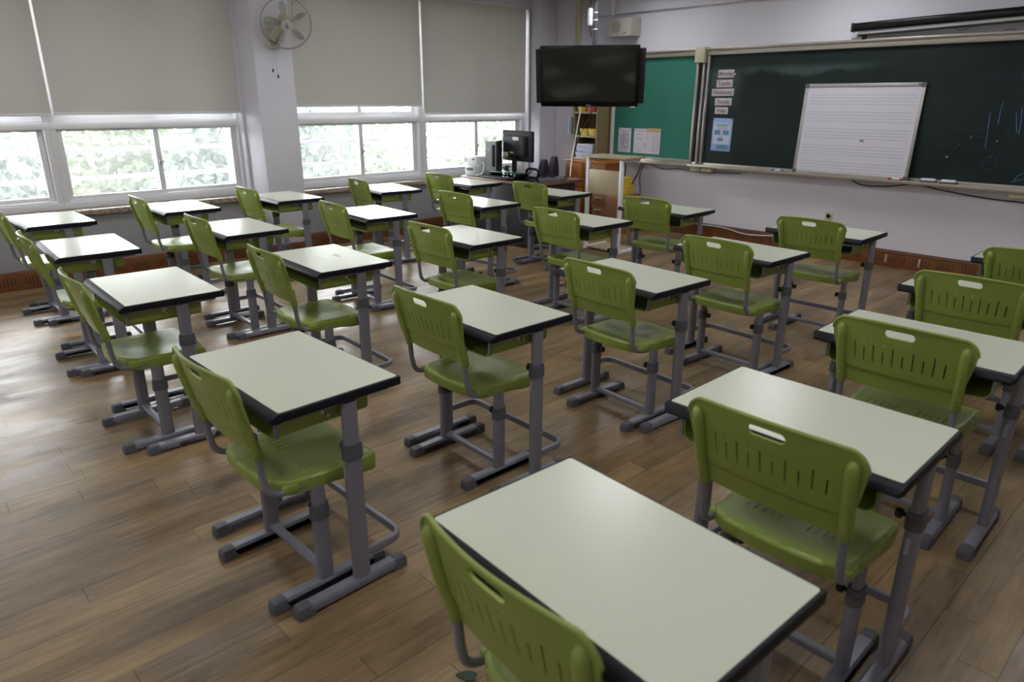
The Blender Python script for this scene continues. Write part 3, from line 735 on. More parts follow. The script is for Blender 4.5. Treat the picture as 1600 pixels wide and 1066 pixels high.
DESKS = {  # column from the windows, row from the blackboard: x, y, degrees, chair offset
 (0,4): (-5.980,0.979,0.95,0.05,-0.02), (1,4): (-4.726,0.927,-1.98,0.058,-0.007), (2,4): (-3.472,0.909,-0.82,0.03,-0.025), (3,4): (-2.049,0.898,1.92,0.04,0.01), (4,4): (-0.701,0.906,-2.39,-0.007,0.016),
 (0,3): (-6.036,1.890,-.2,0.058,-0.027), (1,3): (-4.767,1.850,.06,0.058,0.005), (2,3): (-3.467,1.817,-1.48,0.058,-0.081), (3,3): (-2.147,1.810,-.4,-0.02,0.016), (4,3): (-0.730,1.791,.33,0.047,-0.023),
 (0,2): (-6.054,2.810,.06,0.058,-0.078), (1,2): (-4.731,2.891,-3.1,0.047,-0.056), (2,2): (-3.493,2.823,-.38,0.033,-0.027), (3,2): (-2.095,2.752,-2.76,0.047,-0.008), (4,2): (-0.742,2.762,1.3,-0.005,0.02),
 (0,1): (-5.985,3.853,-7.36,0.058,-0.037), (1,1): (-4.637,3.877,.11,0.058,0.002), (2,1): (-3.425,3.849,-.63,0.055,-0.028), (3,1): (-2.062,3.741,-2.27,0.055,-0.048), (4,1): (-0.792,3.751,.38,-0.009,0.006),
 (0,0): (-5.889,4.791,.88,0.016,-0.1), (1,0): (-4.680,4.840,.58,-0.003,-0.001), (2,0): (-3.323,4.775,1.77,-0.007,0.018), (3,0): (-2.004,4.748,.45,0.011,0.018), (4,0): (-0.751,4.722,1.23,-0.003,-0.1)}
desk0 = make_desk(); chair0 = make_chair()
ROWN = ['front', 'second', 'third', 'fourth', 'back']; COLN = ['window-side', 'second', 'third', 'fourth', 'right-hand']
first = True; desk_objs = {}
for (c, r), (x, y, a, dx, dy) in DESKS.items():
    rot = math.radians(a); ca, sa = math.cos(rot), math.sin(rot)
    col = {0: 'in the column beside the windows', 1: 'in the second column from the windows', 2: 'in the middle column', 3: 'in the second column from the right', 4: 'in the right-hand column'}[c]
    row = {0: 'front row', 1: 'second row', 2: 'third row', 3: 'fourth row', 4: 'back row'}[r]
    ld = 'pale-topped school desk %s, %s' % (col, row)
    if (c, r) == (2, 3): ld = 'pale-topped desk with small pencil scribbles, middle column, fourth row'
    if (c, r) == (4, 4): ld = 'pale-topped school desk nearest the camera, filling the bottom of the photo'
    lc = 'green slotted school chair %s, %s' % (col, row)
    if (c, r) == (4, 4): lc = 'green school chair nearest the camera, cut off by the bottom edge'
    if first: d, k = desk0, chair0; first = False
    else: d, k = copy_thing(desk0, (0, 0, 0), 0, ''), copy_thing(chair0, (0, 0, 0), 0, '')
    d.location = (x, y, 0); d.rotation_euler = (0, 0, rot); d['label'] = ld
    k.location = (x + ca * dx - sa * dy, y + sa * dx + ca * dy, 0); k.rotation_euler = (0, 0, rot); k['label'] = lc
    desk_objs[c, r] = d
sc = MB(); rnd = random.Random(3)
for k in range(5):
    x0, y0 = -.02 + rnd.uniform(-.03, .03), .06 + rnd.uniform(-.02, .02)
    sc.tube([(x0 + .012 * i, y0 + rnd.uniform(-.006, .006), HD + .0012) for i in range(4)], .0007, 5)
sc.build('pencil_marks', M['pencil'], desk_objs[2, 3], label='faint pencil scribbles')

# ------------------------------------------------------------------ chalkboard wall
YP = YF - .055     # face of the board
cbt = thing('chalkboard', 'long dark green chalkboard with a chalk tray on the front wall', 'chalkboard', (0, 0, 0))
BX('board_panel', M['chalk'], cbt, -4.60, 1.2, YP, YF - .02, .83, 2.005, 0)
r_ = MB(); r_.bb(-4.722, 1.3, YF - .095, YF, 2.0, 2.055, .004); r_.bb(-4.722, 1.3, YF - .115, YF - .001, 2.05, 2.072, .004)
r_.build('top_rail', M['warmalu'], cbt, label='metal top rail')
tr = MB(); tr.bb(-4.722, 1.3, YF - .15, YF, .800, .824, .004); tr.bb(-4.722, 1.3, YF - .153, YF - .141, .797, .829, .003); tr.bb(-4.722, 1.3, YF - .06, YF - .001, .802, .85, .003)
tr.build('chalk_tray', M['warmalu'], cbt, label='long metal chalk tray')
for x in (-4.655, -4.598): BX('side_rail', M['alu'], cbt, x - .012, x + .012, YF - .085, YF, .83, 2.03, .003)
BX('gap_panel', M['black_matt'], cbt, -4.715, -4.60, YF - .04, YF, .84, 2.0)
for x0, x1, z0, z1 in ((-4.75, -4.625, 1.925, 2.085), (-4.70, -4.565, .752, .798), (-4.55, -4.42, .752, .798), (-1.53, -1.30, .75, .798)):
    BX('end_cap', M['cream'], cbt, x0, x1, YF - (.13 if z1 > 1 else .12), YF - .01, z0, z1, .005, 'cream plastic cover')
def stroke(mb, pts, r=.003): mb.tube([(x, YP - .0005, z) for x, z in pts], r, 5, ry=r)
def circ(cx, cz, rx, rz, a0=0, a1=2 * PI, n=24): return [(cx + rx * math.cos(a0 + (a1 - a0) * k / n), cz + rz * math.sin(a0 + (a1 - a0) * k / n)) for k in range(n + 1)]
def fpx(u, v, y=None):   # photograph pixel -> point on the board's face, used only to read off chalk positions
    y = YP if y is None else y
    a, b = (u - 800) / 1086.25, -(v - 533) / 1086.25
    d = [R3[0][i] * a + R3[1][i] * b + R3[2][i] for i in range(3)]; k = y / d[1]; return (k * d[0], CAMZ + k * d[2])
def wp(*uv): return [fpx(1440 + u / 5.33, 90 + v / 5.33) for u, v in uv]
for s in (((572, 458), (552, 600), (530, 755)), ((684, 365), (655, 450), (636, 556)), ((790, 455), (790, 625)), ((836, 415), (826, 560), (806, 640)), ((770, 1030), (800, 985), (850, 965)), ((745, 1038), (850, 1010))):
    cbl = MB(); stroke(cbl, wp(*s), .0028); cbl.build('chalk_stroke', M['chalk_blue'], cbt, label='blue chalk stroke')
FAINT = []
for s in (((435, 222), (520, 210)), ((490, 160), (505, 130), (515, 160)), ((560, 125), (590, 120), (570, 160), (600, 165)), ((625, 120), (612, 195)), ((660, 118), (625, 150), (670, 160), (630, 190)), ((800, 155), (830, 125)), ((840, 110), (842, 185)),
          ((685, 590), (690, 615), (700, 590), (705, 615)), ((720, 580), (735, 610), (745, 585)), ((690, 640), (720, 630), (725, 645), (750, 625)), ((765, 580), (775, 560), (780, 590)),
          ((110, 722), (200, 732), (310, 752)), ((500, 870), (530, 880), (545, 860), (560, 885), (575, 860), (620, 870)), ((360, 660), (430, 650), (500, 665), (590, 650)), ((440, 610), (510, 600))): FAINT.append(wp(*s))
a = wp((560, 880))[0]; FAINT.append(circ(a[0], a[1], .055, .055)); a = wp((625, 805))[0]; FAINT.append(circ(a[0], a[1], .025, .025))
for q in FAINT:
    cf = MB(); stroke(cf, q, .0025); cf.build('chalk_stroke', M['chalk_faint'], cbt, label='faint blue chalk stroke')
for s in (((130, 420), (160, 380), (210, 367), (265, 385), (290, 440), (270, 500), (220, 550), (150, 595), (90, 620), (45, 612)), ((240, 615), (330, 605), (420, 575), (500, 525)), ((425, 370), (400, 525)), ((60, 570), (75, 600), (90, 560)), ((105, 560), (110, 600), (130, 560)), ((100, 860), (165, 850)), ((50, 650), (120, 640), (180, 655), (240, 640))):
    cr_ = MB(); stroke(cr_, wp(*s), .0026); cr_.build('chalk_stroke', M['chalk_red'], cbt, label='faint red chalk stroke')
for u, v, c, lab in ((1149, 116, 'white', 'white round magnet beside the Monday strip on the chalkboard'), (1440 + 415/5.33, 90 + 663/5.33, 'pinkmag', 'dull red round magnet on the chalkboard among the chalk writing'), (1440 + 628/5.33, 90 + 696/5.33, 'tanmag', 'tan round magnet right of the red one on the chalkboard'),
                     (1440 + 211/5.33, 90 + 827/5.33, 'rulings', 'white round magnet just above the erasers on the chalkboard'), (1440 + 317/5.33, 90 + 724/5.33, 'brownmag', 'small brown magnet below the red chalk loop'), (1440 + 570/5.33, 90 + 830/5.33, 'brownmag', 'small brown magnet inside the blue chalk circle')):
    x, z = fpx(u, v)
    tag(MB().lathe([(.008, 0), (.009, .003), (.006, .006)], 14, Matrix.Translation((x, YP, z)) @ Matrix.Rotation(PI / 2, 4, 'X')).build('magnet', M[c]), lab, 'magnet', 'round magnets on the chalkboard')

# day strips
for wd, x0, x1, z0, z1, ang in (('Monday', -4.515, -4.32, 1.765, 1.845, 0), ('Tuesday', -4.525, -4.325, 1.665, 1.742, -.01), ('Wednesday', -4.575, -4.30, 1.575, 1.650, -.01), ('Thursday', -4.525, -4.315, 1.475, 1.553, -.01), ('Friday', -4.515, -4.35, 1.385, 1.458, .01)):
    x0, x1 = [v * .992 for v in (x0, x1)]
    t = thing('day_strip', 'paper strip reading %s on the left of the chalkboard' % wd, 'sign', ((x0 + x1) / 2, YP - .0025, (z0 + z1) / 2), 0, 'weekday strips on the chalkboard')
    t.rotation_euler = (0, ang, 0)
    w, h = x1 - x0, z1 - z0
    MB().box((0, 0.001, 0), (w, .002, h), .0004).build('strip', M['pink_paper'], t)
    text(wd, h * .78, M['plumink'], t, Matrix.Translation((0, -.0008, 0)) @ Matrix.Rotation(PI / 2, 4, 'X') @ Matrix.Scale(min(1.0, w * .88 / (h * .78 * .52 * len(wd))), 4, (1, 0, 0)), bold=.0012)

# blue poster under the strips
t = thing('poster', 'pale blue printed poster below the weekday strips on the chalkboard', 'poster', (-4.40 * .992, YP - .002, 1.165))
t.rotation_euler = (0, .01, 0)
MB().box((0, .0005, 0), (.245, .002, .352), .0003).build('sheet', M['poster'], t)
MB().box((0, -.0008, .012), (.205, .0008, .225)).build('white_field', M['poster_white'], t)
q = MB(); q.box((-.055, -.0016, .024), (.078, .0008, .052)); q.box((.050, -.0016, .024), (.078, .0008, .052)); q.box((-.012, -.0016, -.052), (.075, .0008, .036)); q.box((.02, -.0016, -.135), (.14, .0008, .048)); q.build('picture_boxes', M['poster_box'], t)
q = MB(); q.box((0, -.0016, .105), (.16, .0008, .014)); q.box((0, -.0016, .085), (.12, .0008, .010)); q.build('title_lines', M['poster_green'], t)
q = MB(); q.box((0, -.0016, .065), (.14, .0008, .006)); q.box((-.01, -.0016, -.02), (.04, .0008, .006)); q.build('red_lines', M['redink'], t)
q = MB(); q.box((-.112, -.0016, .163), (.014, .001, .014)); q.box((.105, -.0016, .163), (.014, .001, .014)); q.build('corner_magnets', M['ink'], t)

# ------------------------------------------------------------------ notice board
t = thing('notice_board', 'green felt notice board left of the chalkboard', 'notice board', (0, 0, 0))
BX('felt_panel', M['notice'], t, -5.92, -4.74, YP + .005, YF - .01, .86, 2.0)
r_ = MB(); r_.bb(-6.02, -4.724, YF - .095, YF, 2.0, 2.055, .004); r_.bb(-6.02, -4.724, YF - .115, YF - .001, 2.05, 2.072, .004)
r_.build('top_rail', M['warmalu'], t, label='metal top rail')
r_ = MB(); r_.bb(-5.62, -4.724, YF - .15, YF, .800, .824, .004); r_.bb(-5.62, -4.724, YF - .153, YF - .141, .797, .829, .003); r_.bb(-5.62, -4.724, YF - .06, YF - .001, .802, .844, .003)
r_.build('ledge', M['warmalu'], t, label='metal ledge under the board')
f = MB(); f.bb(-5.955, -5.915, YF - .075, YF, .83, 2.0, .004); f.build('frame', M['frame'], t, label='white left frame strip')
BX('frame', M['alu'], t, -4.755, -4.728, YF - .075, YF, .85, 2.0, .003)
BX('frame', M['alu'], t, -5.92, -4.73, YF - .07, YF, .845, .868, .003)

def noticepaper(x0, x1, z0, z1, name, label, body, ang=0):
    t = thing(name, label, 'paper', ((x0 + x1) / 2, YP + .0005, (z0 + z1) / 2), 0, 'papers pinned on the notice board'); t.rotation_euler = (0, ang, 0)
    w, h = x1 - x0, z1 - z0
    MB().box((0, .0006, 0), (w, .002, h), .0003).build('sheet', M['paper'], t)
    body(t, w, h); return t
def b1(t, w, h):
    q = MB(); q.box((0, -.0008, h * .36), (w * .66, .0008, h * .03))
    for i in range(9):
        for j in range(4):
            if (i * 3 + j * 5) % 7 != 0: q.box((-w * .26 + j * w * .175, -.0008, h * .26 - i * h * .075), (w * .14, .0008, h * .045))
    q.build('printed_lines', M['greyink'], t)
    q = MB(); q.box((-w * .05, -.0012, h * .05), (w * .05, .0008, h * .5)); q.box((w * .3, -.0012, h * .1), (w * .03, .0008, h * .4)); q.build('red_lines', M['redink'], t)
    q = MB()
    for s in (-1, 1): q.lathe([(.007, 0), (.006, .004)], 10, Matrix.Translation((s * w * .42, -.0005, h * .45)) @ Matrix.Rotation(PI / 2, 4, 'X'))
    q.build('pins', M['ink'], t, label='dark push pins')
def b2(t, w, h):
    q = MB(); q.box((0, -.0008, h * .40), (w * .62, .0008, h * .022)); q.box((-w * .1, -.0008, h * .28), (w * .3, .0008, h * .03)); q.box((-w * .2, -.0008, h * .1), (w * .12, .0008, h * .04)); q.box((w * .1, -.0008, h * .08), (w * .3, .0008, h * .02)); q.box((w * .36, -.0008, -h * .15), (w * .08, .0008, h * .16)); q.box((0, -.0008, -h * .42), (w * .4, .0008, h * .015))
    q.build('printed_lines', M['greyink'], t)
    q = MB()
    for s in (-1, 1): q.lathe([(.007, 0), (.006, .004)], 10, Matrix.Translation((s * w * .45, -.0005, h * .46)) @ Matrix.Rotation(PI / 2, 4, 'X'))
    q.build('pins', M['redink'], t, label='red push pins')
def b3(t, w, h):
    MB().box((0, -.0008, h * .42), (w, .0008, h * .16)).build('header', M['orange_paper'], t, label='orange header band')
    q = MB()
    for i in range(8):
        q.box((-w * .32, -.0008, h * .27 - i * h * .093), (w * .1, .0008, h * .022)); q.box((0, -.0008, h * .27 - i * h * .093), (w * .24, .0008, h * .026)); q.box((w * .3, -.0008, h * .27 - i * h * .093), (w * .2, .0008, h * .022))
    q.build('printed_lines', M['redink'], t)
noticepaper(-5.835, -5.635, .905, 1.198, 'notice', 'white printed timetable sheet, leftmost on the green notice board', b1)
noticepaper(-5.588, -5.392, .905, 1.198, 'notice', 'mostly blank white notice pinned between the timetable and the orange-headed sheet', b2, -.005)
noticepaper(-5.388, -5.192, .905, 1.205, 'notice', 'sheet with an orange header, rightmost on the green notice board', b3, .01)

# ------------------------------------------------------------------ leaning whiteboard
WBx0, WBx1 = -3.455, -2.345; ang = math.atan2(.052, .85)
t = thing('ruled_whiteboard', 'white board with ruled lines leaning on the chalk tray', 'whiteboard', ((WBx0 + WBx1) / 2, YF - .128, .8265)); t.rotation_euler = (-ang, 0, 0)
w, h = WBx1 - WBx0, .862
MB().box((0, .008, h / 2), (w - .04, .008, h - .04)).build('panel', M['paper'], t)
f = MB()
for z in (.016, h - .016): f.box((0, .006, z), (w - .05, .020, .032), .004)
for s in (-1, 1): f.box((s * (w / 2 - .014), .006, h / 2), (.028, .020, h - .05), .004)
f.build('frame', M['alu'], t, label='aluminium frame')
for sx in (-1, 1):
    for z in (.018, h - .018): MB().prism(rrect(.042, .042, .015, 4), -.013, .013, Matrix.Translation((sx * (w / 2 - .018), .006, z)) @ Matrix.Rotation(PI / 2, 4, 'X')).build('corner', M['cap'], t, label='grey plastic corner')
q = MB()
for g in range(5):
    for i in range(4): q.box((0, .0035, h - .105 - g * .158 - i * .0285), (w - .125, .001, .0022))
q.build('rulings', M['rulings'], t, label='five sets of ruled lines')
q = MB(); rnd = random.Random(5)
for k in range(14): q.tube([(.08 + rnd.uniform(-.02, .025), .0032, .335 + rnd.uniform(-.008, .012)) for _ in range(3)], .0012, 5)
q.build('smudge', M['smudge'], t, label='dark smudge left of the middle')
MB().box((w / 2 - .045, -.0045, h - .016), (.045, .001, .012)).build('frame_mark', M['ink'], t, label='small dark mark on the frame')

# erasers, markers on the tray
for x, lab in ((-2.175, 'white-backed board eraser on the chalk tray, nearer the whiteboard'), (-2.008, 'white-backed board eraser on the chalk tray, the right one of the two')):
    t = thing('board_eraser', lab, 'eraser', (x, YF - .10, .8245), 0, 'board erasers on the chalk tray')
    MB().box((0, 0, .006), (.132, .052, .012), .003).build('felt', M['charcoal'], t, label='dark felt pad')
    MB().box((0, 0, .024), (.120, .046, .026), .010, seg=3).build('back', M['white'], t)
for x, c, lab, y in ((-3.62, 'blue', 'white marker with blue cap on the chalk tray left of the whiteboard', YF - .115), (-2.44, 'red', 'white marker with red caps on the chalk tray before the whiteboard', YF - .1435 + .0)):
    z = .8335 if x < -3 else .8375
    t = thing('marker_pen', lab, 'marker', (x, y if x < -3 else YF - .139, z), 0, 'marker pens on the chalk tray')
    MB().tube([(-.035, 0, 0), (.035, 0, 0)], .0082, 12).build('barrel', M['white'], t)
    MB().tube([(-.07, 0, 0), (-.034, 0, 0)], .0088, 12).build('pen_cap', M[c], t, label='coloured pen cap')
    MB().tube([(.034, 0, 0), (.060, 0, 0)], .0086, 12).build('end_plug', M[c], t)

# clear plastic bits lying on the top rail
for x, lab in ((-3.035, 'small clear plastic holder on the rail at the left end of the screen'), (-1.80, 'small clear plastic holder on the rail under the projection screen')):
    tag(MB().box((x, YF - .06, 2.083), (.085, .03, .021), .009).build('clip_holder', M['clear']), lab, 'clip', 'clear holders on the top rail')

# projection screen case on brackets
t = thing('projection_screen', 'black rolled-up projection screen mounted above the chalkboard', 'projection screen', (-3.055, 7.17, 2.175)); t.rotation_euler = (0, -.027, 0)
L = 2.9
MB().box((L / 2, 0, .0), (L, .075, .072), .018, seg=3).build('case', M['black'], t)
MB().box((.006, 0, 0), (.02, .084, .082), .012).build('end_cap', M['black_matt'], t)
MB().box((L / 2 + .03, 0, -.048), (L - .06, .012, .034)).build('rolled_fabric', M['alu'], t, label='strip of grey screen fabric')
MB().box((L / 2 + .03, 0, -.071), (L - .05, .03, .018), .005).build('bottom_bar', M['black_matt'], t)
p = MB(); p.box((.105, .03, -.085), (.034, .05, .048), .004); p.box((.105, .085, -.045), (.034, .08, .03), .004); p.build('bracket', M['black_matt'], t)
p = MB(); p.box((2.3, .03, -.12), (.034, .05, .12), .004); p.build('bracket', M['black_matt'], t)
q = MB(); q.tube([(.92 + .06 * math.cos(PI + PI * k / 8), -.01, -.08 + .02 * math.sin(PI + PI * k / 8)) for k in range(9)], .002, 6); q.build('pull_cord', M['black_matt'], t)

# wall speaker, outlet
t = thing('wall_speaker', 'ivory wall loudspeaker above the notice board', 'speaker', (-5.79, YF - .10, 2.352)); t.rotation_euler = (0, 0, 0)
MB().box((0, .0, 0), (.345, .20, .205), .014).build('cabinet', mat('ivory_case', (0.50, 0.49, 0.43), 0.5), t)
MB().lathe([(.066, 0), (.066, .003), (.060, .004)], 28, Matrix.Translation((-.045, -.099, .005)) @ Matrix.Rotation(PI / 2, 4, 'X')).build('grille', mat('speaker_grille', (0.34, 0.33, 0.29), 0.7, bump=0.8, bscale=400), t, label='round speaker grille')
MB().box((.085, -.1, -.07), (.035, .003, .012)).build('badge', M['ink'], t, label='tiny dark badge')
t = thing('wall_outlet', 'cream wall outlet low on the front wall above the slotted baseboard', 'outlet', (-3.065, YF - .006, .39))
MB().box((0, 0, 0), (.075, .012, .11), .003).build('plate', M['cream'], t)
MB().lathe([(.022, 0), (.022, .003), (.017, .003), (.016, -.004)], 18, Matrix.Translation((0, -.006, .015)) @ Matrix.Rotation(PI / 2, 4, 'X')).build('socket', M['cap'], t, label='grey round socket')

def cable(name, pts, r, m, label, cat='cable', n=8):
    P = [Vector(p) for p in pts]; out = []
    for i in range(len(P) - 1):
        p0, p1, p2, p3 = P[max(i - 1, 0)], P[i], P[i + 1], P[min(i + 2, len(P) - 1)]
        for k in range(n):
            u = k / n; out.append(0.5 * ((2 * p1) + (p2 - p0) * u + (2 * p0 - 5 * p1 + 4 * p2 - p3) * u * u + (3 * p1 - p0 - 3 * p2 + p3) * u ** 3))
    out.append(P[-1])
    return tag(MB().tube(out, r, 8).build(name, m), label, cat)
cable('cable', [(-4.60, YF - .090, .144), (-4.293, YF - .092, .150), (-4.126, YF - .088, .138), (-4.00, YF - .085, .115), (-3.844, YF - .084, .110), (-3.62, YF - .086, .132), (-3.45, YF - .09, .145)], .0055, M['white'], 'white cable drooping over the slotted baseboard')
cable('cable', [(-2.90, YF - .03, .797), (-2.78, YF - .02, .745), (-2.55, YF - .02, .752), (-2.30, YF - .03, .79), (-2.05, YF - .02, .755), (-1.7, YF - .02, .72), (-1.3, YF - .02, .71)], .006, M['black_matt'], 'black cable looping below the right end of the chalk tray')
cable('cable', [(-5.47, YF - .02, .80), (-5.52, YF - .02, .66), (-5.60, YF - .02, .52), (-5.62, YF - .02, .40), (-5.6, YF - .02, .02)], .007, M['black_matt'], 'black cable hanging from the tray, left of the pair beside the podium')
cable('cable', [(-5.42, YF - .03, .80), (-5.49, YF - .02, .62), (-5.47, YF - .02, .45), (-5.46, YF - .02, .02)], .005, M['black_matt'], 'black cable hanging from the tray, right of the pair beside the podium')
cable('cable', [(-5.35, YF - .03, .79), (-5.15, YF - .02, .735), (-4.95, YF - .02, .755), (-4.7, YF - .02, .74), (-4.4, YF - .02, .745), (-4.1, YF - .02, .76)], .005, M['black_matt'], 'thin black cable under the chalk tray by the cream covers')

# ------------------------------------------------------------------ television on a ceiling pole
TVC = Vector((-5.612, 6.38, 1.777)); yaw = math.radians(34)
t = thing('television', 'large black flat television hung from the ceiling in the corner', 'television', TVC, yaw)
t.rotation_euler = (math.radians(10), 0, yaw)
W_, H_ = 1.125, .660
MB().box((0, .03, 0), (W_, .06, H_), .012).build('bezel', M['black'], t)
MB().box((0, -.0008, .012), (W_ - .075, .004, H_ - .10)).build('screen', mat('tv_screen', (0.022, 0.022, 0.020), 0.09), t)
for s in (-1, 1): MB().box((s * (W_ / 2 + .018), .085, -.005), (.085, .07, H_ * .89), .008).build('side_speaker', M['black_matt'], t, label='black side speaker')
MB().box((0, -.0015, -H_ / 2 + .018), (.055, .002, .009)).build('badge', M['greyink'], t, label='small grey badge under the screen')
MB().box((W_ / 2 - .055, -.0015, -H_ / 2 + .001), (.06, .004, .012)).build('sticker', M['white'], t, label='white sticker at the lower corner')
MB().box((0, .085, .02), (.5, .05, .4), .01).build('mount_plate', M['black_matt'], t)
pt = thing('ceiling_pole', 'grey ceiling pole holding up the television', 'pole', (-5.625, 6.475, ZC))
MB().tube([(0, 0, -.62), (0, 0, 0)], .024, 16).build('tube', M['pipe'], pt)
MB().box((0, 0, -.055), (.30, .30, .11), .01).build('ceiling_box', M['black_matt'], pt)
q = MB()
for z in (-.27, -.345, -.44): q.lathe([(.0255, -.006), (.0255, .006)], 16, Matrix.Translation((0, 0, z)))
q.build('cable_tie', M['white'], pt, label='white cable ties')
t = thing('splitter_box', 'white rounded box strapped to the television pole', 'box', (-5.675, 6.44, 2.405))
MB().box((0, 0, 0), (.055, .05, .19), .02, seg=3).build('shell', M['white'], t)
q = MB(); q.tube([(-.02, .01, .09), (-.05, .02, .05), (-.045, .02, .0), (-.02, .02, -.02)], .006, 8); q.tube([(-.02, .01, .12), (.0, .02, .21)], .006, 8); q.tube([(-.02, .0, -.06), (-.05, .01, -.05), (-.01, .01, -.1), (.01, .02, -.2)], .006, 8); q.build('cord', M['black_matt'], t, label='black cords')
cable('cable', [(-5.722, 6.40, 1.47), (-5.73, 6.37, 1.33), (-5.70, 6.28, 1.08), (-5.60, 6.12, .86), (-5.44, 5.93, .712)], .007, M['white'], 'white cable falling from the television to the teacher desk')
cable('cable', [(-5.60, 6.46, 1.47), (-5.62, 6.41, 1.33), (-5.68, 6.33, 1.12), (-5.62, 6.15, .88), (-5.50, 5.92, .711)], .005, M['black_matt'], 'black cable falling from the television beside the white one')

# ------------------------------------------------------------------ wall fan on the pillar
FX, FY, FZ = -6.64, 3.115, 2.03
t = thing('wall_fan', 'ivory wall fan with a round wire guard on the white pillar', 'fan', (FX, FY, FZ))
b = MB(); b.box((.02, 0, .02), (.06, .13, .17), .03, seg=4)
b.tube([(.03, 0, .03), (.09, .02, .08), (.15, .03, .14)], [.05, .045, .05], 14)
Fm = Matrix.Translation((.155, .075, .155)) 
dirn = Vector((.80, -.30, -.32)).normalized(); rotm = dirn.to_track_quat('Z', 'Y').to_matrix().to_4x4()
Fm = Fm @ rotm
b.lathe([(.03, -.11), (.058, -.09), (.062, -.02), (.05, .0), (.02, .01)], 20, Fm)
b.build('motor_housing', M['fanplastic'], t)
MB().lathe([(.035, 0), (.035, .004), (.028, .005)], 18, Matrix.Translation((.052, -.01, -.005)) @ Matrix.Rotation(PI / 2, 4, 'Y')).build('dial', M['cap'], t, label='dark dial ring')
g = MB(); RG = .222
def pt_(r, a, z): return Fm @ Vector((r * math.cos(a), r * math.sin(a), z))
for r, z in ((RG, .045), (RG * .99, .02)): g.tube([pt_(r, 2 * PI * k / 48, z) for k in range(49)], .0036, 6, cap=False)
for k in range(72):
    a = 2 * PI * k / 72
    g.tube([pt_(.05, a, .098), pt_(RG * .55, a, .094), pt_(RG * .88, a, .078), pt_(RG, a, .045)], .0008, 4)
for k in range(40):
    a = 2 * PI * k / 40
    g.tube([pt_(.06, a, -.02), pt_(RG * .6, a, -.018), pt_(RG * .92, a, -.002), pt_(RG, a, .02)], .0008, 4)
g.build('guard', M['wire'], t, label='round wire guard')
for k in range(5):
    bl = MB(); a0 = 2 * PI * k / 5 + .5; rows = []
    for i in range(8):
        r = .03 + (.165) * i / 7; hw = (.12 + .40 * math.sin(PI * min(1, .15 + .8 * i / 7))) * .5
        rows.append([bl.bm.verts.new(pt_(r, a0 + hw * j, .035 + .022 * j)) for j in (-1, -.5, 0, .5, 1)])
    for p0, p1 in zip(rows, rows[1:]):
        for j in range(4): bl.bm.faces.new((p0[j], p0[j + 1], p1[j + 1], p1[j]))
    bmesh.ops.solidify(bl.bm, geom=list(bl.bm.faces), thickness=.0025)
    bl.build('blade', M['blade'], t, label='translucent fan blade')
MB().lathe([(.046, .088), (.052, .092), (.052, .101), (.044, .104)], 24, Fm).build('hub_cap', M['fanplastic'], t)
MB().lathe([(.034, .1042), (.034, .1055)], 24, Fm).build('hub_plate', M['silver'], t)
MB().prism([(-.012, -.02), (.018, -.02), (.018, -.013), (.0, -.01), (.006, .018), (-.002, .02)], .1056, .107, Fm).build('emblem', M['blue'], t, label='blue emblem on the hub')
q = MB()
for y, z in ((-.045, -.255), (.0, -.305)): q.tube([(.05, y * .5 - .01, -.05), (.055, y, z)], .0012, 5)
q.build('pull_cord', M['wire'], t, label='thin pull cords')
for y, z in ((-.045, -.255), (.0, -.305)): MB().lathe([(.002, .02), (.007, .012), (.009, -.008), (.004, -.014)], 10, Matrix.Translation((.055, y, z))).build('pull_knob', M['knob'], t, label='black pull knob')
q = MB(); q.tube([(.1, .16, .135), (.07, .18, .16), (.09, .2, .20), (.05, .19, .22), (.03, .22, .32), (.0, .21, .6), (-.01, .21, .70)], .004, 6); q.build('power_cord', M['wire'], t)

# ------------------------------------------------------------------ tall shelf and low cabinets in the corner
SX0, SX1, SY0, SY1 = -6.395, -5.985, 7.0, YF - .002
t = thing('corner_shelf', 'tall pale wooden shelf unit behind the television', 'shelf', (SX0, SY0, 0.80))
def rel(x0, x1, y0, y1, z0, z1): return (x0 - SX0, x1 - SX0, y0 - SY0, y1 - SY0, z0 - .80, z1 - .80)
for x0, x1 in ((SX0, SX0 + .02), (SX1 - .02, SX1)): BX('side_panel', M['shelfwood'], t, *rel(x0, x1, SY0, SY1, .80, 1.86), .002)
BX('back_panel', M['shelfwood'], t, *rel(SX0 + .02, SX1 - .02, SY1 - .012, SY1, .80, 1.86))
for z in (.80, 1.075, 1.365, 1.65, 1.84): BX('shelf_board', M['shelfedge'], t, *rel(SX0 + .02, SX1 - .02, SY0 + .003, SY1 - .012, z, z + .02), .002, label='pale-edged shelf board')
def bin_(x, y, z, w, d, h, m, name, label, group=None):
    t = MB(); bm = t.bm; lo, hi, li, hi2 = [], [], [], []
    for px, py in rrect(w * .88, d * .88, .012, 3): lo.append(bm.verts.new((px, py, 0))); li.append(bm.verts.new((px * .96, py * .96, .004)))
    for px, py in rrect(w, d, .014, 3): hi.append(bm.verts.new((px, py, h))); hi2.append(bm.verts.new((px * .95, py * .95, h)))
    n = len(lo)
    for k in range(n):
        j = (k + 1) % n
        bm.faces.new((lo[k], lo[j], hi[j], hi[k])); bm.faces.new((hi[k], hi[j], hi2[j], hi2[k])); bm.faces.new((hi2[k], hi2[j], li[j], li[k]))
    bm.faces.new(lo[::-1]); bm.faces.new(li)
    return tag(t.build(name, m, None, (x, y, z)), label, 'bin', group)
ym = SY0 + .10
bin_(-6.29, ym, 1.386, .13, .17, .09, M['yellow'], 'storage_bin', 'yellow bin beside the red bin just under the television', 'bins on the corner shelf')
bin_(-6.12, ym, 1.386, .15, .17, .09, M['red'], 'storage_bin', 'red bin on the shelf just under the television', 'bins on the corner shelf')
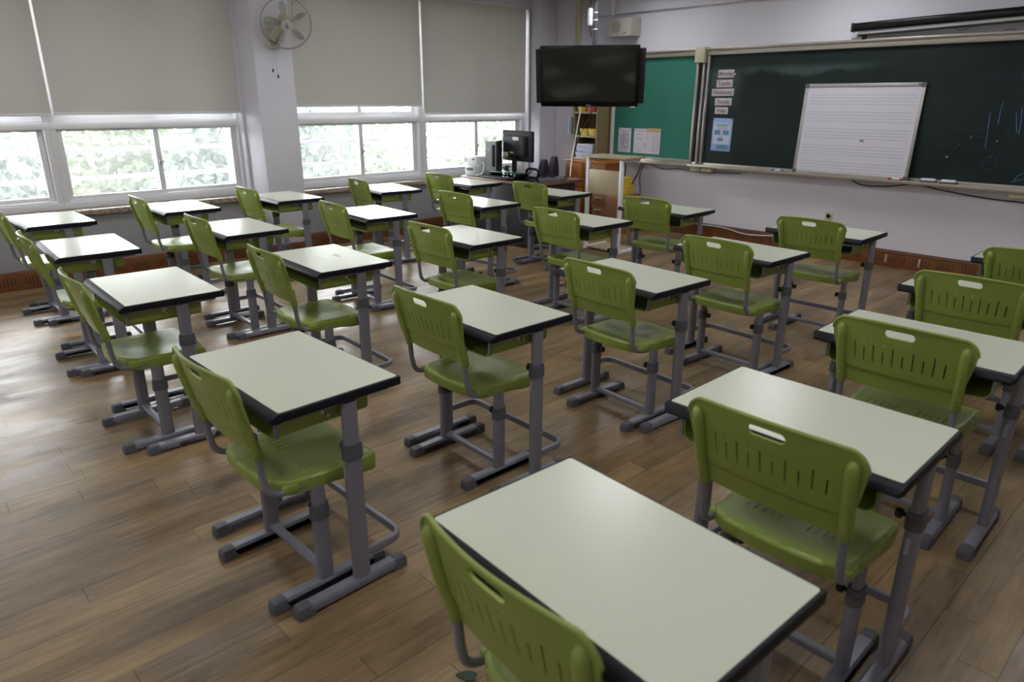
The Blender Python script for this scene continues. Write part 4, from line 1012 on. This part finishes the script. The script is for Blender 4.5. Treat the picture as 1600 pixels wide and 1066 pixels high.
bin_(-6.235, ym, 1.096, .13, .17, .085, M['yellow'], 'storage_bin', 'yellow bin on the middle shelf, left of its pair', 'bins on the corner shelf')
bin_(-6.09, ym, 1.096, .13, .17, .085, M['yellow'], 'storage_bin', 'yellow bin on the middle shelf, right of its pair', 'bins on the corner shelf')
t = thing('wall_pocket', 'pale bluish hanging pocket on the left side of the corner shelf', 'holder', (SX0 - .008, SY0 + .06, 1.10))
MB().box((-.03, 0, .11), (.012, .17, .22), .004).box((-.055, -.02, .09), (.012, .15, .18), .004).box((-.042, -.09, .10), (.03, .01, .2), .003).build('pocket', M['blue_tint'], t)
for k, (dz, lab) in enumerate(((0, 'pale plastic tray, lower of the pair at the bottom of the corner shelf'), (.075, 'pale plastic tray, upper of the pair at the bottom of the corner shelf'))):
    bin_(-6.20, ym - .005, .821 + dz, .31, .19, .07, M['blue_tint'], 'paper_tray', lab, 'paper trays on the corner shelf')
tag(MB().box((0, 0, .012), (.26, .17, .024), .002).build('paper_stack', M['paper'], None, (-6.20, ym, .967)), 'stack of white paper lying on the pale plastic trays', 'paper')
# orange wooden cabinet below
t = thing('storage_cabinet', 'orange wooden cabinet under the corner shelf', 'cabinet', (-6.40, 6.88, 0))
MB().bb(0, .68, .0, .40, .04, .775, .004).build('body', M['orange_dark'], t, label='dark slatted cabinet body')
MB().bb(-.012, .70, -.02, .41, .775, .798, .005).build('top_board', M['orange'], t)
MB().bb(.02, .30, -.018, .002, .46, .765, .006).build('door', M['orange'], t, label='plain orange door')
MB().bb(.02, .30, -.018, .002, .06, .45, .006).build('door', M['orange'], t)
q = MB()
for k in range(10): q.bb(.335 + k * .033, .335 + k * .033 + .02, -.008, .004, .08, .76, .004)
q.build('slat_panel', M['orange_dark'], t)
MB().bb(.01, .67, .03, .39, 0, .042).build('plinth', M['charcoal'], t)
# tan drawer chest with yellow boxes on top
t = thing('drawer_chest', 'tan wooden drawer chest behind the podium', 'drawer chest', (-5.66, 6.58, 0))
MB().bb(0, .42, 0, .40, .0, .455, .003).build('body', M['tan'], t)
for z0 in (.02, .165, .31):
    d = MB().bb(.012, .215, -.014, .002, z0, z0 + .135, .003).build('drawer', M['tan'], t)
    MB().bb(.06, .165, -.03, -.013, z0 + .092, z0 + .106, .004).build('handle', M['shelfedge'], d, label='pale bar handle')
MB().bb(.222, .408, -.014, .002, .02, .445, .003).build('door', M['tan'], t)
for z, w, h, lab, dx in ((.455, .20, .11, 'yellow storage box, lower of the two behind the podium leg', .0), (.566, .17, .085, 'yellow storage box, upper of the two behind the podium leg', -.02)):
    t = thing('storage_box', lab, 'box', (-5.35 + dx, 6.78, z), 0, 'yellow boxes on the drawer chest')
    MB().box((0, 0, h / 2 - .006), (w, .16, h - .012), .006).build('base', M['yellow'], t)
    MB().box((0, 0, h - .008), (w + .012, .172, .016), .004).build('lid', M['yellow'], t)

# ------------------------------------------------------------------ podium
t = thing('podium', 'white-framed podium with a beech top by the drawer chest', 'podium', (-4.745, 5.86, 0), math.radians(0))
MB().bb(-.288, .288, -.20, .13, .962, .984, .004).build('top_board', M['beech_h'], t)
for s in (-1, 1):
    x = s * .222
    MB().bb(x - .0175, x + .0175, -.184, -.146, .02, .945, .004).build('leg', M['frame'], t)
    MB().bb(x - .018, x + .018, -.185, .175, .0, .032, .004).build('foot', M['frame'], t)
    MB().bb(x - .017, x + .017, -.18, .115, .932, .962, .004).build('top_bracket', M['frame'], t)
MB().bb(-.206, .206, -.178, -.162, .60, .845, .002).build('front_panel', M['beech_h'], t)
MB().bb(-.206, .206, -.16, .14, .012, .028, .002).build('bottom_shelf', M['beech_h'], t)

# ------------------------------------------------------------------ teacher's desk
TX0, TX1, TY0, TY1, TZ = -6.40, -5.21, 5.12, 5.95, .705
t = thing('teacher_desk', 'teacher desk with dark top and charcoal panels under the television', 'desk', (TX0, TY0, 0))
MB().bb(0, TX1 - TX0, 0, TY1 - TY0, TZ - .032, TZ - .003, .008).build('top_board', M['desk_edge'], t, label='red-brown desk top edge')
MB().bb(.012, TX1 - TX0 - .012, .012, TY1 - TY0 - .012, TZ - .004, TZ, .001).build('glass_top', M['desk_top'], t, label='dark glossy desk top')
MB().bb(.03, TX1 - TX0 - .04, .05, .075, .02, TZ - .032, .002).build('front_panel', M['charcoal'], t)
for x in (.03, TX1 - TX0 - .065): MB().bb(x, x + .025, .075, TY1 - TY0 - .06, 0, TZ - .032 - .10 * (x > .5), .002).build('side_panel', M['charcoal'], t)
MB().bb(TX1 - TX0 - .45, TX1 - TX0 - .07, .30, .72, .12, TZ - .034, .003).build('drawer_unit', M['charcoal'], t)
# things on it
t = thing('monitor', 'black monitor on the teacher desk seen from behind', 'monitor', (-5.98, 5.62, TZ), math.radians(-4))
MB().box((0, .01, .325), (.52, .05, .335), .012).build('screen_case', M['black_matt'], t)
MB().box((0, -.04, .33), (.36, .06, .22), .02).build('rear_housing', M['charcoal'], t)
MB().bb(-.03, .03, -.06, -.03, .01, .28, .006).build('stand', M['black_matt'], t)
MB().box((0, -.03, .007), (.26, .19, .014), .006).build('base', M['black'], t)
for x, z, w, h, m in ((.05, .41, .105, .036, 'white'), (-.13, .235, .085, .042, 'white'), (-.02, .255, .055, .018, 'yellow')):
    MB().box((x, -.0708, z), (w, .002, h)).build('sticker', M[m], t, label='label sticker on the back')
t = thing('computer_tower', 'silver and black computer tower left of the monitor', 'computer', (-6.20, 5.44, TZ), math.radians(36))
MB().box((0, 0, .195), (.125, .24, .37), .006).build('case', M['silver'], t)
MB().box((.072, -.0, .195), (.022, .245, .375), .006).build('front_bezel', M['black_matt'], t)
MB().box((.035, -.121, .22), (.034, .003, .24)).build('vent_panel', M['black_matt'], t)
MB().box((-.03, -.121, .29), (.03, .003, .035)).build('label', M['white'], t)
MB().box((0, 0, .006), (.14, .2, .012), .003).build('foot_stand', M['black'], t)
t = thing('printer', 'small white printer at the window end of the teacher desk', 'printer', (-6.305, 5.27, TZ), math.radians(6))
MB().box((0, 0, .055), (.155, .20, .11), .01).box((0, .02, .155), (.145, .16, .11), .01).build('body', M['white'], t)
MB().box((.0, -.1, .075), (.10, .012, .03), .003).build('paper_slot', M['cap'], t, label='grey paper slot')
MB().box((.02, -.061, .18), (.03, .004, .014), .001).build('button', M['ink'], t)
t = thing('monitor_riser', 'black keyboard riser with a green glass edge before the monitor', 'riser', (-5.86, 5.36, TZ), math.radians(0))
MB().box((0, 0, .062), (.52, .20, .010), .003).build('glass_shelf', M['rubber_green'], t, label='green-edged glass shelf')
for s in (-1, 1): MB().box((s * .2, 0, .029), (.05, .16, .058), .008).build('riser_leg', M['black'], t)
tag(MB().box((0, 0, .012), (.43, .13, .02), .006).build('keyboard', M['charcoal'], None, (-5.86, 5.20, TZ)), 'dark keyboard at the front edge of the teacher desk', 'keyboard')
t = thing('headphones', 'black loop-shaped headphones standing right of the monitor', 'headphones', (-5.56, 5.45, TZ + .062), math.radians(8))
q = MB(); pr = rrect(.165, .092, .04, 6); pr.append(pr[0]); q.tube([(x, 0, z) for x, z in pr], .014, 10, cap=False); q.build('band', M['black'], t)
for s in (-1, 1): MB().box((s * .055, 0, -.045), (.055, .034, .032), .012).build('ear_cup', M['black_matt'], t)
cable('cable', [(-6.28, 5.19, .715), (-6.22, 5.22, .80), (-6.15, 5.24, .86), (-6.08, 5.20, .82), (-6.10, 5.19, .745), (-6.2, 5.18, .712)], .006, M['white'], 'white cable looping before the computer tower')
cable('cable', [(-6.38 + .0, 5.16, .715), (-6.375, 5.17, .78), (-6.36, 5.2, .83)], .005, M['white'], 'white cable rising at the back of the printer')
q = MB(); rnd = random.Random(11)
for k in range(6):
    p = [(-6.02 + rnd.uniform(-.06, .1), 5.50 + rnd.uniform(-.03, .04), .72 + rnd.uniform(0, .10)) for _ in range(5)]; p[0] = (p[0][0], p[0][1], .712)
    q.tube(p, .008, 6)
tag(q.build('cable_bundle', M['black_matt']), 'tangle of black cables between the tower and the monitor', 'cables')
# two dark chairs behind it
def office_chair(x, y, a, lab):
    t = thing('office_chair', lab, 'chair', (x, y, 0), math.radians(a), 'office chairs behind the teacher desk')
    b = MB(); pr = [(.19 * math.cos(2 * PI * k / 24) * (1 - .12 * math.sin(2 * PI * k / 24)), .64 + .20 * math.sin(2 * PI * k / 24)) for k in range(24)]
    b.prism(pr, -.03, .03, Matrix.Translation((0, .19, 0)) @ Matrix.Rotation(PI / 2, 4, 'X')); b.build('backrest', M['navy'], t)
    MB().box((0, -.02, .44), (.40, .38, .07), .03, seg=3).build('seat', M['navy'], t)
    MB().tube([(0, .10, .40), (0, .19, .42), (0, .225, .47), (0, .225, .64)], .014, 8).build('back_bar', M['black_matt'], t)
    MB().tube([(0, 0, .06), (0, 0, .42)], .025, 12).build('gas_column', M['black_matt'], t)
    for k in range(5):
        c, s = math.cos(2 * PI * k / 5), math.sin(2 * PI * k / 5)
        g = MB().tube([(0, 0, .09), (.24 * c, .24 * s, .065)], [.022, .014], 8).build('base_leg', M['black_matt'], t)
        MB().lathe([(.022, -.016), (.025, 0), (.022, .016)], 12, Matrix.Translation((.24 * c, .24 * s, .026)) @ Matrix.Rotation(PI / 2, 4, 'X')).build('castor', M['black_matt'], g)
office_chair(-6.36, 6.17, -58, 'dark purple office chair behind the teacher desk, nearer the monitor')
office_chair(-6.60, 6.60, -58, 'dark purple office chair behind the teacher desk, nearer the orange cabinet')

# scrap of dark leaf on the floor
lf = MB(); pr = [(.028 * math.cos(a) * (1 - .25 * math.cos(3 * a)), .018 * math.sin(a)) for a in [2 * PI * k / 18 for k in range(18)]]
lf.prism(pr, .001, .004, Matrix.Rotation(.7, 4, 'Z')); tag(lf.build('fallen_leaf', M['leaf'], None, (-1.203, .952, 0)), 'dark green leaf scrap on the floor at the bottom edge', 'leaf')

# ------------------------------------------------------------------ light
LAMP = 13.0
em = emit_mat('lamp_diffuser', (0.96, 0.97, 1.0), LAMP)
n = 0
for yy, rowl in ((6.35, 'nearest the chalkboard'), (3.9, 'over the front rows'), (1.4, 'over the back rows'), (-0.9, 'at the back wall')):
    for xx, coll in ((-5.3, 'on the window side'), (-3.0, 'down the middle'), (-0.7, 'on the right side')):
        t = thing('ceiling_light', 'square ceiling light panel %s, %s' % (rowl, coll), 'ceiling light', (xx, yy, ZC), 0, 'ceiling light panels')
        f = MB()
        for sx, sy, w, h in ((0, .305, .64, .03), (0, -.305, .64, .03), (.305, 0, .03, .64), (-.305, 0, .03, .64)): f.box((sx, sy, -.010), (w, h, .02), .003)
        f.build('frame', M['frame'], t)
        MB().box((0, 0, -.006), (.585, .585, .006)).build('diffuser', em, t, label='glowing diffuser')
wd = bpy.data.worlds.new('world'); S.world = wd; wd.use_nodes = True
bg = wd.node_tree.nodes['Background']; bg.inputs['Color'].default_value = (0.93, 0.97, 1.0, 1); bg.inputs['Strength'].default_value = 26.0

vs = S.view_settings; vs.view_transform = 'Standard'; vs.look = 'None'; vs.gamma = 1; vs.exposure = -0.15; vs.use_curve_mapping = False
S.cycles.max_bounces = 10; S.cycles.diffuse_bounces = 6; S.cycles.glossy_bounces = 4; S.cycles.transparent_max_bounces = 16
S.cycles.use_denoising = True; S.cycles.sample_clamp_indirect = 8.0
